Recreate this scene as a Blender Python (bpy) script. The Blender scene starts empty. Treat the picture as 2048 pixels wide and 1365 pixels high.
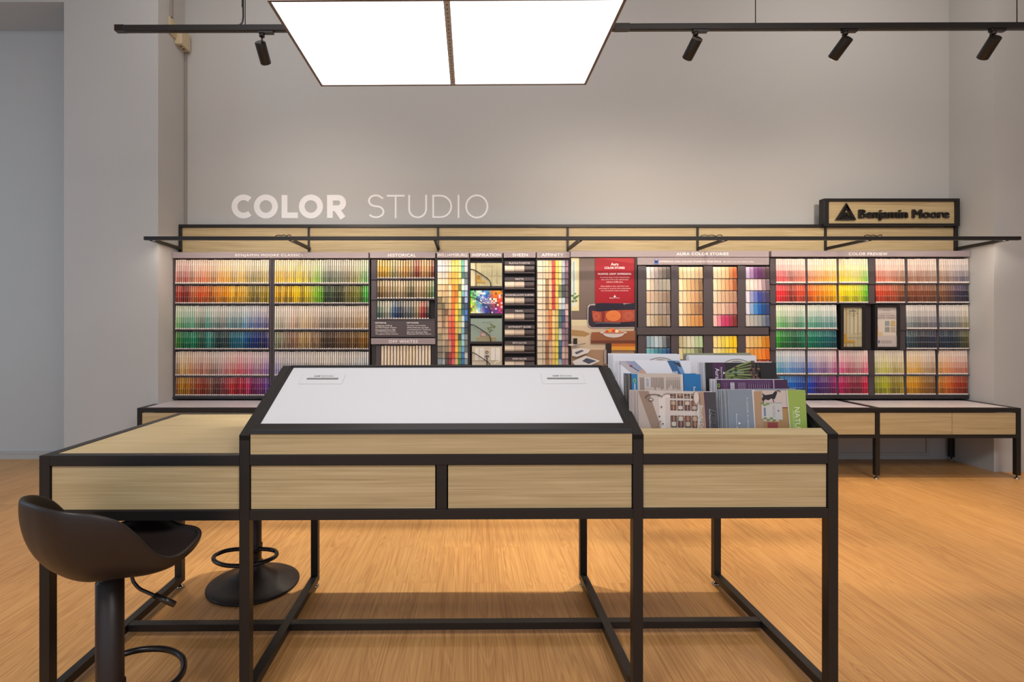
import bpy, bmesh, math, random
from mathutils import Vector, Matrix
random.seed(7)
C = bpy.context.scene
COL = C.collection
PI = math.pi

# ------------------------------------------------------------------ camera, world, exposure, room and fill lights
H = 1.36                      # camera height (m)
F = 1060.0                    # focal length in pixels of the 2048 wide frame
CX, CY = 942.0, 650.0         # principal point
cam = bpy.data.cameras.new('camera'); cam_o = bpy.data.objects.new('camera', cam); COL.objects.link(cam_o)
cam.sensor_width = 36; cam.lens = F/2048*36
cam.shift_x = (1024-CX)/2048; cam.shift_y = -(682.5-CY)/2048
cam_o.location = (0, 0, H); cam_o.rotation_euler = (PI/2, 0, 0)
cam.clip_start = .05; C.camera = cam_o
C.view_settings.view_transform = 'Standard'; C.view_settings.look = 'None'
C.view_settings.gamma = 1; C.view_settings.use_curve_mapping = False
C.view_settings.exposure = 0.0
w = bpy.data.worlds.new('world'); C.world = w; w.use_nodes = True
w.node_tree.nodes['Background'].inputs[0].default_value = (0.80, 0.86, 1.0, 1)
w.node_tree.nodes['Background'].inputs[1].default_value = 0.72

def area(name, loc, target, sx, sy, power, col):
    l = bpy.data.lights.new(name, 'AREA'); l.shape = 'RECTANGLE'; l.size = sx; l.size_y = sy
    l.energy = power; l.color = col
    o = bpy.data.objects.new(name, l); COL.objects.link(o); o.location = loc
    d = Vector(target)-Vector(loc); o.rotation_euler = d.to_track_quat('-Z', 'Y').to_euler()
    return o
area('overhead_fill_light', (-2.0, -1.2, 4.6), (-1.7, -.4, 0), 1.6, 1.6, 120, (.98, .96, .95))  # both overhead area lights are added fill behind the camera, without fixtures
area('overhead_fill_light', (2.6, -1.2, 4.6), (2.6, -.6, 0), 1.6, 1.6, 115, (1, .94, .87))
for x_, y_, e_, c_ in ((-2.1, 3.5, 130, (1, .82, .60)), (-.35, 3.3, 680, (1, .92, .76)), (1.2, 3.4, 420, (1, .84, .60)), (2.7, 3.8, 330, (1, .78, .48)), (4.3, 3.95, 270, (1, .78, .48)), (-1.75, 2.35, 150, (1, .92, .80))):       # unseen aisle downlights inferred from bright floor; last one added to brighten left table
    l = bpy.data.lights.new('downlight_and_fill_spot', 'SPOT'); l.energy = e_; l.spot_size = math.radians(38 if y_ > 3 else 23); l.spot_blend = .7; l.shadow_soft_size = .05; l.color = c_
    o = bpy.data.objects.new('downlight_and_fill_spot', l); COL.objects.link(o); o.location = (x_, y_, 4.86)
for x_, e_, c_ in ((-1.9, 9, (1, .95, .88)), (.8, 7, (1, .97, .93)), (3.6, 15, (1, .93, .83))):             # added fill lights under the ceiling, brightening the upper back wall; no fixtures
    area('wall_fill_light', (x_, 3.9, 4.8), (x_, 5.36, 3.1), 1.6, .25, e_, c_)
area('shop_window_daylight', (-6.6, 2.6, 2.0), (-4.0, 5.2, 1.6), 2.0, 2.6, 36, (.44, .74, 1))

# ------------------------------------------------------------------ helpers
def lin(c):
    return tuple(((x/255)/12.92 if x/255 <= .04045 else ((x/255+.055)/1.055)**2.4) for x in c)
def X(px, D): return (px-CX)/F*D
def Z(py, D): return H-(py-CY)/F*D
def tag(o, label=None, cat=None, group=None, kind=None):
    if label: o['label'] = label
    if cat: o['category'] = cat
    if group: o['group'] = group
    if kind: o['kind'] = kind
    return o
def empty(name, loc, rz=0, **k):
    o = bpy.data.objects.new(name, None); COL.objects.link(o); o.empty_display_size = .1
    o.location = loc; o.rotation_euler = (0, 0, rz); return tag(o, **k)

class MB:
    def __init__(s): s.v = []; s.f = []; s.c = []; s.sm = []
    def face(s, pts, col=None, sm=False):
        n = len(s.v); s.v += [tuple(p) for p in pts]; s.f.append(tuple(range(n, n+len(pts)))); s.c.append(col); s.sm.append(sm)
    def mesh(s, vs, fs, col=None, sm=False):
        n = len(s.v); s.v += [tuple(p) for p in vs]
        for f in fs: s.f.append(tuple(i+n for i in f)); s.c.append(col); s.sm.append(sm)
        return s
    def box(s, x0, x1, y0, y1, z0, z1, col=None):
        vs = [(x, y, z) for z in (z0, z1) for x, y in ((x0, y0), (x1, y0), (x1, y1), (x0, y1))]
        return s.mesh(vs, [(3, 2, 1, 0), (4, 5, 6, 7), (0, 1, 5, 4), (1, 2, 6, 5), (2, 3, 7, 6), (3, 0, 4, 7)], col)
    def prism(s, poly, a, b, axis='y', col=None):
        # poly: 2D points in the two other axes (order x,z for y; y,z for x; x,y for z)
        def P(p, t):
            return {'y': (p[0], t, p[1]), 'x': (t, p[0], p[1]), 'z': (p[0], p[1], t)}[axis]
        n = len(poly); vs = [P(p, a) for p in poly]+[P(p, b) for p in poly]
        fs = [tuple(range(n)), tuple(range(2*n-1, n-1, -1))]+[((i+1) % n, i, n+i, n+(i+1) % n) for i in range(n)]
        return s.mesh(vs, fs, col)
    def cyl(s, p0, p1, r0, r1=None, n=24, col=None, caps=True):
        r1 = r0 if r1 is None else r1
        p0 = Vector(p0); p1 = Vector(p1); d = (p1-p0).normalized()
        a = d.orthogonal().normalized(); b = d.cross(a)
        vs = []
        for p, r in ((p0, r0), (p1, r1)):
            for i in range(n):
                t = 2*PI*i/n; vs.append(p+a*math.cos(t)*r+b*math.sin(t)*r)
        m = len(s.v); s.v += [tuple(p) for p in vs]
        for i in range(n): s.f.append((m+i, m+(i+1) % n, m+n+(i+1) % n, m+n+i)); s.c.append(col); s.sm.append(True)
        if caps:
            s.f.append(tuple(m+i for i in range(n-1, -1, -1))); s.c.append(col); s.sm.append(False)
            s.f.append(tuple(m+n+i for i in range(n))); s.c.append(col); s.sm.append(False)
        return s
    def lathe(s, prof, cx=0, cy=0, n=64, col=None):
        m = len(s.v); k = len(prof)
        for i in range(n):
            t = 2*PI*i/n
            for r, z in prof: s.v.append((cx+r*math.cos(t), cy+r*math.sin(t), z))
        for i in range(n):
            for j in range(k-1):
                a = m+i*k+j; b = m+((i+1) % n)*k+j
                s.f.append((a, b, b+1, a+1)); s.c.append(col); s.sm.append(True)
        return s
    def sweep(s, pts, r, n=12, closed=False, col=None):
        pts = [Vector(p) for p in pts]; N = len(pts); m = len(s.v); prev = None
        for i, p in enumerate(pts):
            if closed: d = pts[(i+1) % N]-pts[i-1]
            else: d = pts[min(i+1, N-1)]-pts[max(i-1, 0)]
            d.normalize()
            a = d.orthogonal().normalized() if prev is None else (prev-d*prev.dot(d)).normalized()
            prev = a; b = d.cross(a)
            for k in range(n):
                t = 2*PI*k/n; s.v.append(tuple(p+a*math.cos(t)*r+b*math.sin(t)*r))
        for i in range(N if closed else N-1):
            j = (i+1) % N
            for k in range(n):
                l = (k+1) % n
                s.f.append((m+i*n+k, m+i*n+l, m+j*n+l, m+j*n+k)); s.c.append(col); s.sm.append(True)
        if not closed:
            s.f.append(tuple(m+k for k in range(n-1, -1, -1))); s.c.append(col); s.sm.append(False)
            s.f.append(tuple(m+(N-1)*n+k for k in range(n))); s.c.append(col); s.sm.append(False)
        return s
    def build(s, name, mat, parent=None, local=False, bevel=0, recenter=True):
        vs = s.v; me = bpy.data.meshes.new(name)
        off = Vector((0, 0, 0))
        if parent is not None and not local: 
            p = parent; 
            while p is not None: off += p.location; p = p.parent
        elif parent is None and recenter:
            xs = [v[0] for v in vs]; ys = [v[1] for v in vs]; zs = [v[2] for v in vs]
            off = Vector(((min(xs)+max(xs))/2, (min(ys)+max(ys))/2, min(zs)))
        me.from_pydata([(v[0]-off.x, v[1]-off.y, v[2]-off.z) for v in vs], [], s.f)
        if any(c is not None for c in s.c):
            ca = me.color_attributes.new('Col', 'FLOAT_COLOR', 'CORNER'); d = []
            for f, c in zip(s.f, s.c):
                c = lin(c) if c is not None else (.5, .5, .5)
                d += [c[0], c[1], c[2], 1.0]*len(f)
            ca.data.foreach_set('color', d)
        me.polygons.foreach_set('use_smooth', s.sm)
        me.materials.append(mat); me.update()
        o = bpy.data.objects.new(name, me); COL.objects.link(o)
        if parent is not None: o.parent = parent
        else: o.location = off
        if bevel:
            b = o.modifiers.new('bevel', 'BEVEL'); b.width = bevel; b.segments = 2; b.limit_method = 'ANGLE'; b.angle_limit = .6
        return o

# ------------------------------------------------------------------ text to triangles (built-in font)
_tc = {}
def text_geo(s, bold=0.0, spacing=1.0):
    if 'M' in s.upper(): bold = 0.0
    k = (s, bold, spacing)
    if k in _tc: return _tc[k]
    cu = bpy.data.curves.new('t', 'FONT'); cu.body = s; cu.size = 1; cu.offset = bold; cu.resolution_u = 3
    cu.space_character = spacing
    o = bpy.data.objects.new('t', cu); COL.objects.link(o)
    bpy.context.view_layer.update()
    me = bpy.data.meshes.new_from_object(o.evaluated_get(bpy.context.evaluated_depsgraph_get()))
    vs = [(v.co.x, v.co.y) for v in me.vertices]; fs = [tuple(p.vertices) for p in me.polygons]
    bpy.data.objects.remove(o); bpy.data.curves.remove(cu); bpy.data.meshes.remove(me)
    x0 = min(v[0] for v in vs); x1 = max(v[0] for v in vs); y0 = min(v[1] for v in vs); y1 = max(v[1] for v in vs)
    vs = [((v[0]-x0)/(x1-x0), (v[1]-y0)/(y1-y0)) for v in vs]
    _tc[k] = (vs, fs); return _tc[k]

class Art(MB):
    """printed flat artwork: coloured shapes in a picture frame of its own, px right / py down, on the plane (O,U,V) with normal N"""
    def __init__(s, O, U, V, N, eps=.0003):
        super().__init__(); s.O = Vector(O); s.U = Vector(U); s.V = Vector(V); s.N = Vector(N).normalized(); s.k = 1; s.eps = eps
    def P(s, p): return s.O+s.U*p[0]+s.V*p[1]+s.N*(s.eps*s.k)
    def poly(s, pts, col): 
        s.face([s.P(p) for p in pts], col); s.k += 1; return s
    def rect(s, x0, y0, x1, y1, col): return s.poly([(x0, y0), (x1, y0), (x1, y1), (x0, y1)], col)
    def ell(s, cx, cy, rx, ry, col, n=20, a0=0, a1=360):
        m = n if a1-a0 >= 360 else n+1
        return s.poly([(cx+rx*math.cos(math.radians(a0+(a1-a0)*i/n)), cy+ry*math.sin(math.radians(a0+(a1-a0)*i/n))) for i in range(m)], col)
    def line(s, pts, wd, col):
        for a, b in zip(pts, pts[1:]):
            dx, dy = b[0]-a[0], b[1]-a[1]; L = math.hypot(dx, dy) or 1; nx, ny = -dy/L*wd/2, dx/L*wd/2
            s.face([s.P(p) for p in ((a[0]+nx, a[1]+ny), (b[0]+nx, b[1]+ny), (b[0]-nx, b[1]-ny), (a[0]-nx, a[1]-ny))], col)
        s.k += 1; return s
    def text(s, t, x0, y0, x1, y1, col, bold=0.0, rot=False, spacing=1.0):
        # box x0..x1, y0..y1 (py down); rot: reads from top to bottom
        vs, fs = text_geo(t, bold, spacing)
        if rot: q = [(x0+v[1]*(x1-x0), y0+v[0]*(y1-y0)) for v in vs]
        else: q = [(x0+v[0]*(x1-x0), y1-v[1]*(y1-y0)) for v in vs]
        s.mesh([s.P(p) for p in q], fs, col); s.k += 1; return s
def wall_art(D): return Art((X(0, D), D, Z(0, D)), (D/F, 0, 0), (0, 0, -D/F), (0, -1, 0), .0004)

# ------------------------------------------------------------------ materials
def mat(name, col=None, rough=.5, metal=0, spec=.5):
    m = bpy.data.materials.new(name); m.use_nodes = True; b = m.node_tree.nodes['Principled BSDF']
    if col: b.inputs['Base Color'].default_value = (*lin(col), 1)
    b.inputs['Roughness'].default_value = rough; b.inputs['Metallic'].default_value = metal
    b.inputs['Specular IOR Level'].default_value = spec
    return m
def N(m, t, **k):
    n = m.node_tree.nodes.new(t)
    for a, v in k.items(): setattr(n, a, v)
    return n
def L(m, a, b): m.node_tree.links.new(a, b)
def bump(m, scale, strength, dist=.002, vec=None):
    b = m.node_tree.nodes['Principled BSDF']
    no = N(m, 'ShaderNodeTexNoise'); no.inputs['Scale'].default_value = scale; no.inputs['Detail'].default_value = 4
    tc = N(m, 'ShaderNodeTexCoord'); L(m, tc.outputs['Object'], no.inputs['Vector'])
    bp = N(m, 'ShaderNodeBump'); bp.inputs['Strength'].default_value = strength; bp.inputs['Distance'].default_value = dist
    L(m, no.outputs['Fac'], bp.inputs['Height']); L(m, bp.outputs['Normal'], b.inputs['Normal'])
def attr_mat(name, rough, spec=.4):
    m = mat(name, None, rough, 0, spec); a = N(m, 'ShaderNodeVertexColor', layer_name='Col')
    L(m, a.outputs['Color'], m.node_tree.nodes['Principled BSDF'].inputs['Base Color']); return m
def emis(name, col, st):
    m = mat(name, (255, 255, 255)); b = m.node_tree.nodes['Principled BSDF']
    b.inputs['Emission Color'].default_value = (*lin(col), 1); b.inputs['Emission Strength'].default_value = st; return m

M = {}
M['black'] = mat('black_powder_coat', (27, 25, 25), .42, 0, .45); bump(M['black'], 900, .05, .0005)
M['wall'] = mat('grey_wall_paint', (186, 186, 185), .75, 0, .25); bump(M['wall'], 55, .10, .004)
M['ceil'] = mat('ceiling_paint', (190, 185, 178), .9)
M['trim'] = mat('trim_paint', (176, 174, 170), .6)
M['charcoal'] = mat('charcoal_rack_plastic', (74, 66, 70), .5)
M['rackblack'] = mat('black_rack_board', (44, 40, 42), .55)
M['header'] = mat('mauve_grey_header_strip', (150, 138, 142), .45)
M['letter'] = mat('white_lettering', (240, 236, 236), .5)
M['vinyl'] = mat('pale_grey_vinyl_letters', (240, 240, 242), .55)
M['plastic'] = mat('dark_brown_black_plastic', (36, 28, 27), .42, 0, .5); bump(M['plastic'], 1200, .04, .0004)
M['gloss'] = mat('black_gloss_paint', (30, 27, 27), .25, 0, .6)
M['chrome'] = mat('brushed_steel', (205, 200, 195), .22, 1)
M['white'] = mat('white_acrylic_panel', (214, 216, 221), .4, 0, .4)
M['desk'] = mat('pale_grey_laminate', (196, 188, 194), .4)
M['slot'] = mat('grey_slot', (120, 126, 126), .4)
M['outline'] = mat('grey_outline', (176, 178, 182), .5)
M['cream'] = mat('cream_plastic_box', (196, 180, 150), .5)
M['conduit'] = mat('painted_conduit', (150, 143, 136), .6)
M['frameg'] = mat('light_box_frame', (120, 112, 110), .4, .6)
M['print'] = attr_mat('printed_paper', .38, .45)
M['chip'] = attr_mat('paint_chip_card', .42, .45)
M['poster'] = attr_mat('printed_board', .5, .35)
M['sample'] = attr_mat('sheen_sample_tile', .25, .5)
M['page'] = mat('paper_pages', (222, 223, 230), .7)
M['lightbox'] = emis('light_box_fabric', (250, 252, 255), 2.45)
M['led'] = emis('led_strip', (255, 238, 220), 48)
M['ledrow'] = mat('led_profile', (170, 172, 176), .5)
M['lens'] = emis('spot_lens', (255, 225, 190), 6)

def oak():
    m = mat('light_oak_laminate', None, .45, 0, .35); b = m.node_tree.nodes['Principled BSDF']
    tc = N(m, 'ShaderNodeTexCoord'); mp = N(m, 'ShaderNodeMapping'); mp.inputs['Scale'].default_value = (1.6, 130, 130)
    L(m, tc.outputs['Object'], mp.inputs['Vector'])
    oi = N(m, 'ShaderNodeObjectInfo'); ad = N(m, 'ShaderNodeVectorMath', operation='SCALE')
    cb = N(m, 'ShaderNodeCombineXYZ'); 
    for i in range(3): L(m, oi.outputs['Random'], cb.inputs[i])
    L(m, cb.outputs[0], ad.inputs[0]); ad.inputs['Scale'].default_value = 40
    a2 = N(m, 'ShaderNodeVectorMath', operation='ADD'); L(m, mp.outputs[0], a2.inputs[0]); L(m, ad.outputs[0], a2.inputs[1])
    n1 = N(m, 'ShaderNodeTexNoise'); n1.inputs['Scale'].default_value = 1.4; n1.inputs['Detail'].default_value = 6; n1.inputs['Distortion'].default_value = .35
    L(m, a2.outputs[0], n1.inputs['Vector'])
    mp2 = N(m, 'ShaderNodeMapping'); mp2.inputs['Scale'].default_value = (1.5, 34, 34); L(m, tc.outputs['Object'], mp2.inputs['Vector'])
    n2 = N(m, 'ShaderNodeTexNoise'); n2.inputs['Scale'].default_value = 1.0; n2.inputs['Detail'].default_value = 3; n2.inputs['Distortion'].default_value = 1.2
    L(m, mp2.outputs[0], n2.inputs['Vector'])
    mul = N(m, 'ShaderNodeMath', operation='MULTIPLY_ADD'); mul.inputs[1].default_value = .4; L(m, n2.outputs['Fac'], mul.inputs[0])
    s2 = N(m, 'ShaderNodeMath', operation='MULTIPLY'); s2.inputs[1].default_value = .6; L(m, n1.outputs['Fac'], s2.inputs[0]); L(m, s2.outputs[0], mul.inputs[2])
    r = N(m, 'ShaderNodeValToRGB'); e = r.color_ramp.elements
    e[0].position = .34; e[0].color = (*lin((170, 150, 113)), 1); e[1].position = .66; e[1].color = (*lin((200, 182, 144)), 1)
    x = r.color_ramp.elements.new(.5); x.color = (*lin((186, 166, 126)), 1)
    L(m, mul.outputs[0], r.inputs[0]); L(m, r.outputs[0], b.inputs['Base Color'])
    return m
M['oak'] = oak()
def floor_mat():
    m = mat('oak_vinyl_plank', None, .38, 0, .35); b = m.node_tree.nodes['Principled BSDF']
    tc = N(m, 'ShaderNodeTexCoord'); sp = N(m, 'ShaderNodeSeparateXYZ'); cb = N(m, 'ShaderNodeCombineXYZ')
    L(m, tc.outputs['Object'], sp.inputs[0]); L(m, sp.outputs['Y'], cb.inputs['X']); L(m, sp.outputs['X'], cb.inputs['Y'])
    br = N(m, 'ShaderNodeTexBrick'); br.offset = .37; br.inputs['Scale'].default_value = 1
    br.inputs['Brick Width'].default_value = 1.22; br.inputs['Row Height'].default_value = .18
    br.inputs['Mortar Size'].default_value = .0009; br.inputs['Mortar Smooth'].default_value = .2; br.inputs['Bias'].default_value = 0
    br.inputs['Color1'].default_value = (0, 0, 0, 1); br.inputs['Color2'].default_value = (1, 1, 1, 1); br.inputs['Mortar'].default_value = (.5, .5, .5, 1)
    L(m, cb.outputs[0], br.inputs['Vector'])
    sc = N(m, 'ShaderNodeVectorMath', operation='SCALE'); sc.inputs['Scale'].default_value = 9
    L(m, br.outputs['Color'], sc.inputs[0])
    mp = N(m, 'ShaderNodeMapping'); mp.inputs['Scale'].default_value = (11, .7, 1); L(m, tc.outputs['Object'], mp.inputs['Vector'])
    ad = N(m, 'ShaderNodeVectorMath', operation='ADD'); L(m, mp.outputs[0], ad.inputs[0]); L(m, sc.outputs[0], ad.inputs[1])
    n0 = N(m, 'ShaderNodeTexNoise'); n0.inputs['Scale'].default_value = 1; n0.inputs['Detail'].default_value = 2; n0.inputs['Distortion'].default_value = .8
    L(m, ad.outputs[0], n0.inputs['Vector'])
    ring = N(m, 'ShaderNodeMath', operation='MULTIPLY'); ring.inputs[1].default_value = 90; L(m, n0.outputs['Fac'], ring.inputs[0])
    sn = N(m, 'ShaderNodeMath', operation='SINE'); L(m, ring.outputs[0], sn.inputs[0])
    mp3 = N(m, 'ShaderNodeMapping'); mp3.inputs['Scale'].default_value = (150, 1.6, 1); L(m, tc.outputs['Object'], mp3.inputs['Vector'])
    ad3 = N(m, 'ShaderNodeVectorMath', operation='ADD'); L(m, mp3.outputs[0], ad3.inputs[0]); L(m, sc.outputs[0], ad3.inputs[1])
    n3 = N(m, 'ShaderNodeTexNoise'); n3.inputs['Scale'].default_value = 1; n3.inputs['Detail'].default_value = 5; L(m, ad3.outputs[0], n3.inputs['Vector'])
    s1 = N(m, 'ShaderNodeMath', operation='MULTIPLY_ADD'); s1.inputs[1].default_value = .05; L(m, sn.outputs[0], s1.inputs[0])
    s3 = N(m, 'ShaderNodeMath', operation='MULTIPLY_ADD'); s3.inputs[1].default_value = .55; s3.inputs[2].default_value = .12; L(m, n3.outputs['Fac'], s3.inputs[0])
    L(m, s3.outputs[0], s1.inputs[2])
    s4 = N(m, 'ShaderNodeMath', operation='MULTIPLY_ADD'); s4.inputs[1].default_value = .16; s3.inputs[2].default_value = .14; L(m, n0.outputs['Fac'], s4.inputs[0]); L(m, s1.outputs[0], s4.inputs[2])
    sb = N(m, 'ShaderNodeMath', operation='MULTIPLY_ADD'); sb.inputs[1].default_value = .055; L(m, br.outputs['Color'], sb.inputs[0]); L(m, s4.outputs[0], sb.inputs[2])
    r = N(m, 'ShaderNodeValToRGB'); e = r.color_ramp.elements
    e[0].position = .30; e[0].color = (*lin((168, 115, 64)), 1); e[1].position = .78; e[1].color = (*lin((228, 178, 116)), 1)
    x = r.color_ramp.elements.new(.54); x.color = (*lin((208, 155, 96)), 1)
    L(m, sb.outputs[0], r.inputs[0])
    mx = N(m, 'ShaderNodeMix', data_type='RGBA'); fm = N(m, 'ShaderNodeMath', operation='MULTIPLY'); fm.inputs[1].default_value = .35; L(m, br.outputs['Fac'], fm.inputs[0]); L(m, fm.outputs[0], mx.inputs['Factor']); L(m, r.outputs[0], mx.inputs['A'])
    mx.inputs['B'].default_value = (*lin((120, 80, 45)), 1)
    L(m, mx.outputs['Result'], b.inputs['Base Color'])
    return m
M['floor'] = floor_mat()

# ------------------------------------------------------------------ room shell
WD = 5.36; PD = 4.90; TOP = 4.9
XL, XR = X(370, WD), X(1898, WD)          # back wall corners
XP = X(128, PD)                           # left edge of left pier
def struct(name, mb, m, label=None, **k):
    o = mb.build(name, m, **k); return tag(o, label, None, None, 'structure')
struct('floor', MB().box(-7.2, 7.2, -4, 5.6, -.1, 0), M['floor'], 'oak plank floor running toward the back wall')
struct('wall_far_left', MB().box(-7.4, -7.2, -4, 5.6, 0, TOP), M['wall'], 'side wall far to the left, out of frame')
struct('wall_far_right', MB().box(7.2, 7.4, -4, 5.6, 0, TOP), M['wall'], 'side wall far to the right, out of frame')
struct('ceiling', MB().box(-7.2, 7.2, -4, 5.6, TOP, TOP+.1), M['ceil'], 'painted ceiling above the frame')
struct('wall_back', MB().box(XL-.2, XR+.2, WD, WD+.2, 0, TOP), M['wall'], 'grey back wall behind the colour racks')
struct('wall_left', MB().box(XP, XL, PD, WD+.1, 0, TOP), M['wall'], 'grey pier at the left end of the racks')
struct('wall_right', MB().box(XR, 7.2, PD, WD+.1, 0, TOP), M['wall'], 'grey pier at the right end of the racks')
struct('wall_recess', MB().box(-7.2, XP+.02, WD+.02, WD+.2, 0, TOP), M['wall'], 'blue-lit grey wall of the recess at far left')
struct('trim_1', MB().box(-7.2, XP, PD, WD+.02, Z(4, PD), TOP), M['wall'], 'soffit above the left recess')
struct('baseboard_left', MB().box(-7.2, XP-.002, WD-.002, WD+.02, 0, .075).box(-7.2, XP-.002, WD-.008, WD-.002, .055, .075), M['trim'], 'low painted skirting of the left recess')
# framed service panel low on the back wall, under the bench
mb = MB(); x0, x1, z0, z1 = X(1400, WD), X(1858, WD), .035, .60
mb.box(x0, x1, WD-.012, WD, z0, z0+.035).box(x0, x1, WD-.012, WD, z1-.035, z1).box(x0, x0+.035, WD-.012, WD, z0+.035, z1-.035).box(x1-.035, x1, WD-.012, WD, z0+.035, z1-.035)
mb.box(x0+.042, x1-.042, WD-.007, WD, z0+.042, z1-.042)
struct('trim_2', mb, M['trim'], 'framed access panel low on the back wall')

# conduit and cable boxes in the left corner
o = MB().box(XL+.002, XL+.024, WD-.018, WD, 0, 4.16).build('cable_trunking', M['conduit'], bevel=.002)
tag(o, 'slim painted cable trunking running up the left corner of the wall', 'trunking')
mb = MB(); yy = 5.12
o = MB().box(XL, XL+.022, yy-.035, yy-.005, Z(72, 5.15)+.15, TOP-.01).build('cable_duct', M['conduit'], bevel=.002)
tag(o, 'painted cable duct climbing the pier side above the cream boxes', 'duct')
bx = empty('junction_box', (XL+.03, 5.25, Z(96, 5.25)), label='cream junction box low in the corner with two cable holes', cat='junction box')
MB().box(XL, XL+.07, 5.17, 5.335, Z(96, 5.25), Z(62, 5.25)).build('box_body', M['cream'], bx, bevel=.006)
for dy in (.05, .10): MB().cyl((XL+.035, 5.17+dy, Z(96, 5.25)-.003), (XL+.035, 5.17+dy, Z(96, 5.25)+.001), .011).build('cable_hole', M['gloss'], bx)
mb = MB().box(XL, XL+.018, 5.06, 5.165, Z(70, 5.1), Z(37, 5.1)).box(XL+.018, XL+.024, 5.07, 5.155, Z(70, 5.1)+.02, Z(37, 5.1)-.02)
tag(mb.build('socket_plate', M['cream'], bevel=.003), 'cream wall plate on the pier side above the junction box', 'wall plate')

# ------------------------------------------------------------------ letters as strokes
def ribbon(mb, pts, wd, y0, y1, closed=False):
    q = [pts[0]]
    for p in pts[1:]:
        if math.hypot(p[0]-q[-1][0], p[1]-q[-1][1]) > 1e-3: q.append(p)
    if closed and math.hypot(q[0][0]-q[-1][0], q[0][1]-q[-1][1]) < 1e-3: q.pop()
    pts = q
    n = len(pts); Lp = []; Rp = []
    for i, p in enumerate(pts):
        a = pts[i-1] if (i > 0 or closed) else None; b = pts[(i+1) % n] if (i < n-1 or closed) else None
        def nrm(a, b):
            dx, dy = b[0]-a[0], b[1]-a[1]; l = math.hypot(dx, dy) or 1; return (-dy/l, dx/l)
        if a is None: m = nrm(p, b); k = 1
        elif b is None: m = nrm(a, p); k = 1
        else:
            n1 = nrm(a, p); n2 = nrm(p, b); m = (n1[0]+n2[0], n1[1]+n2[1]); l = math.hypot(*m) or 1; m = (m[0]/l, m[1]/l)
            k = 1/max(.35, m[0]*n1[0]+m[1]*n1[1])
        Lp.append((p[0]+m[0]*wd/2*k, p[1]+m[1]*wd/2*k)); Rp.append((p[0]-m[0]*wd/2*k, p[1]-m[1]*wd/2*k))
    for i in range(n if closed else n-1):
        j = (i+1) % n
        mb.prism([Lp[i], Lp[j], Rp[j], Rp[i]], y0, y1, 'y')
def arc(cx, cy, rx, ry, a0, a1, n=28):
    return [(cx+rx*math.cos(math.radians(a0+(a1-a0)*i/n)), cy+ry*math.sin(math.radians(a0+(a1-a0)*i/n))) for i in range(n+1)]
sg = empty('wall_lettering', (X(720, WD), WD, Z(437, WD)), label='pale grey COLOR STUDIO lettering on the wall above the racks', cat='wall lettering')
def letter(paths, wd):
    mb = MB()
    for pts, cl in paths:
        q = [(X(p[0], WD), Z(p[1], WD)) for p in pts]; ribbon(mb, q, wd*WD/F, WD-.004-.0006*len(mb.v and paths)*(len(mb.v) > 0)-(.0004 if len(mb.v) > 60 else 0), WD-.0005, cl)
    mb.build('letter', M['vinyl'], sg)
def ring(cx, rx, ry, w): return [([p for p in arc(cx, 413.5, rx-w/2, ry-w/2, 0, 360, 48)][:-1], True)]
B, T = 11.5, 3.6
letter([(arc(487.5, 413.5, 24-B/2, 24-B/2, 48, 312), False)], B)
letter(ring(532, 24, 24, B), B)
letter([([(569.2, 390.5), (569.2, 436.5)], False), ([(566, 431.2), (596, 431.2)], False)], B)
letter(ring(622, 24, 24, B), B)
letter([([(660, 390.5), (660, 436.5)], False), ([(660, 396)]+arc(676, 406.5, 10.5, 10.5, -90, 90, 14)+[(660, 417)], False), ([(673, 418), (686.5, 437)], False)], B)
S = [(766.5, 397.5)]+arc(752, 402.3, 13.5, 11, -35, -100, 8)+arc(751, 402.0, 13.0, 10.6, -105, -250, 16)+[(752, 413.3)]+arc(753, 424.0, 14, 10.9, -75, 90, 18)+arc(752, 424.4, 14.5, 10.5, 92, 150, 8)
letter([(S, False)], T)
letter([([(773.7, 392), (809.4, 392)], False), ([(791.5, 392), (791.5, 436.7)], False)], T)
letter([([(818.3, 390.3), (818.3, 418)]+arc(835.3, 418, 17, 17.2, 180, 0, 20)+[(852.3, 390.3)], False)], T)
letter([([(866.4, 392), (866.4, 434.8), (881, 434.8)]+arc(881, 413.4, 21.4, 21.4, 90, -90, 26)+[(866.4, 392)], True)], T)
letter([([(917, 390.3), (917, 436.7)], False)], T)
letter(ring(953.5, 23, 24, T), T)

# ------------------------------------------------------------------ wall fascia: black frame with oak panels
FD = 5.24
fa = empty('wall_fascia', (X(1137, FD), WD, Z(504, FD)), label='long oak-panelled fascia in a black frame above the colour racks', cat='fascia')
posts = [357, 617, 876, 1136, 1396, 1652]
zt, zb = Z(449, FD), Z(508, FD)
mb = MB().box(X(357, FD), X(1650, FD), FD, WD-.001, Z(455, FD), zt).build('top_rail', M['black'], fa, bevel=.002)
for i, p in enumerate(posts+[1913]):
    wd = 6 if i in (0, 6) else 3.6
    MB().box(X(p-wd/2+(3 if i == 0 else 0), FD), X(p+wd/2+(3 if i == 0 else 0), FD), FD-.002, WD-.001, zb, Z(449, FD)-(.034 if i in range(0, 6) else .0)).build('post', M['black'], fa, bevel=.002)
ends = posts+[1913]
for i in range(6):
    MB().box(X(ends[i]+(6 if i == 0 else 1.8), FD), X(ends[i+1]-(3 if i == 5 else 1.8), FD), FD+.018, FD+.034, zb, Z(455, FD)).build('oak_panel', M['oak'], fa)
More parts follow.
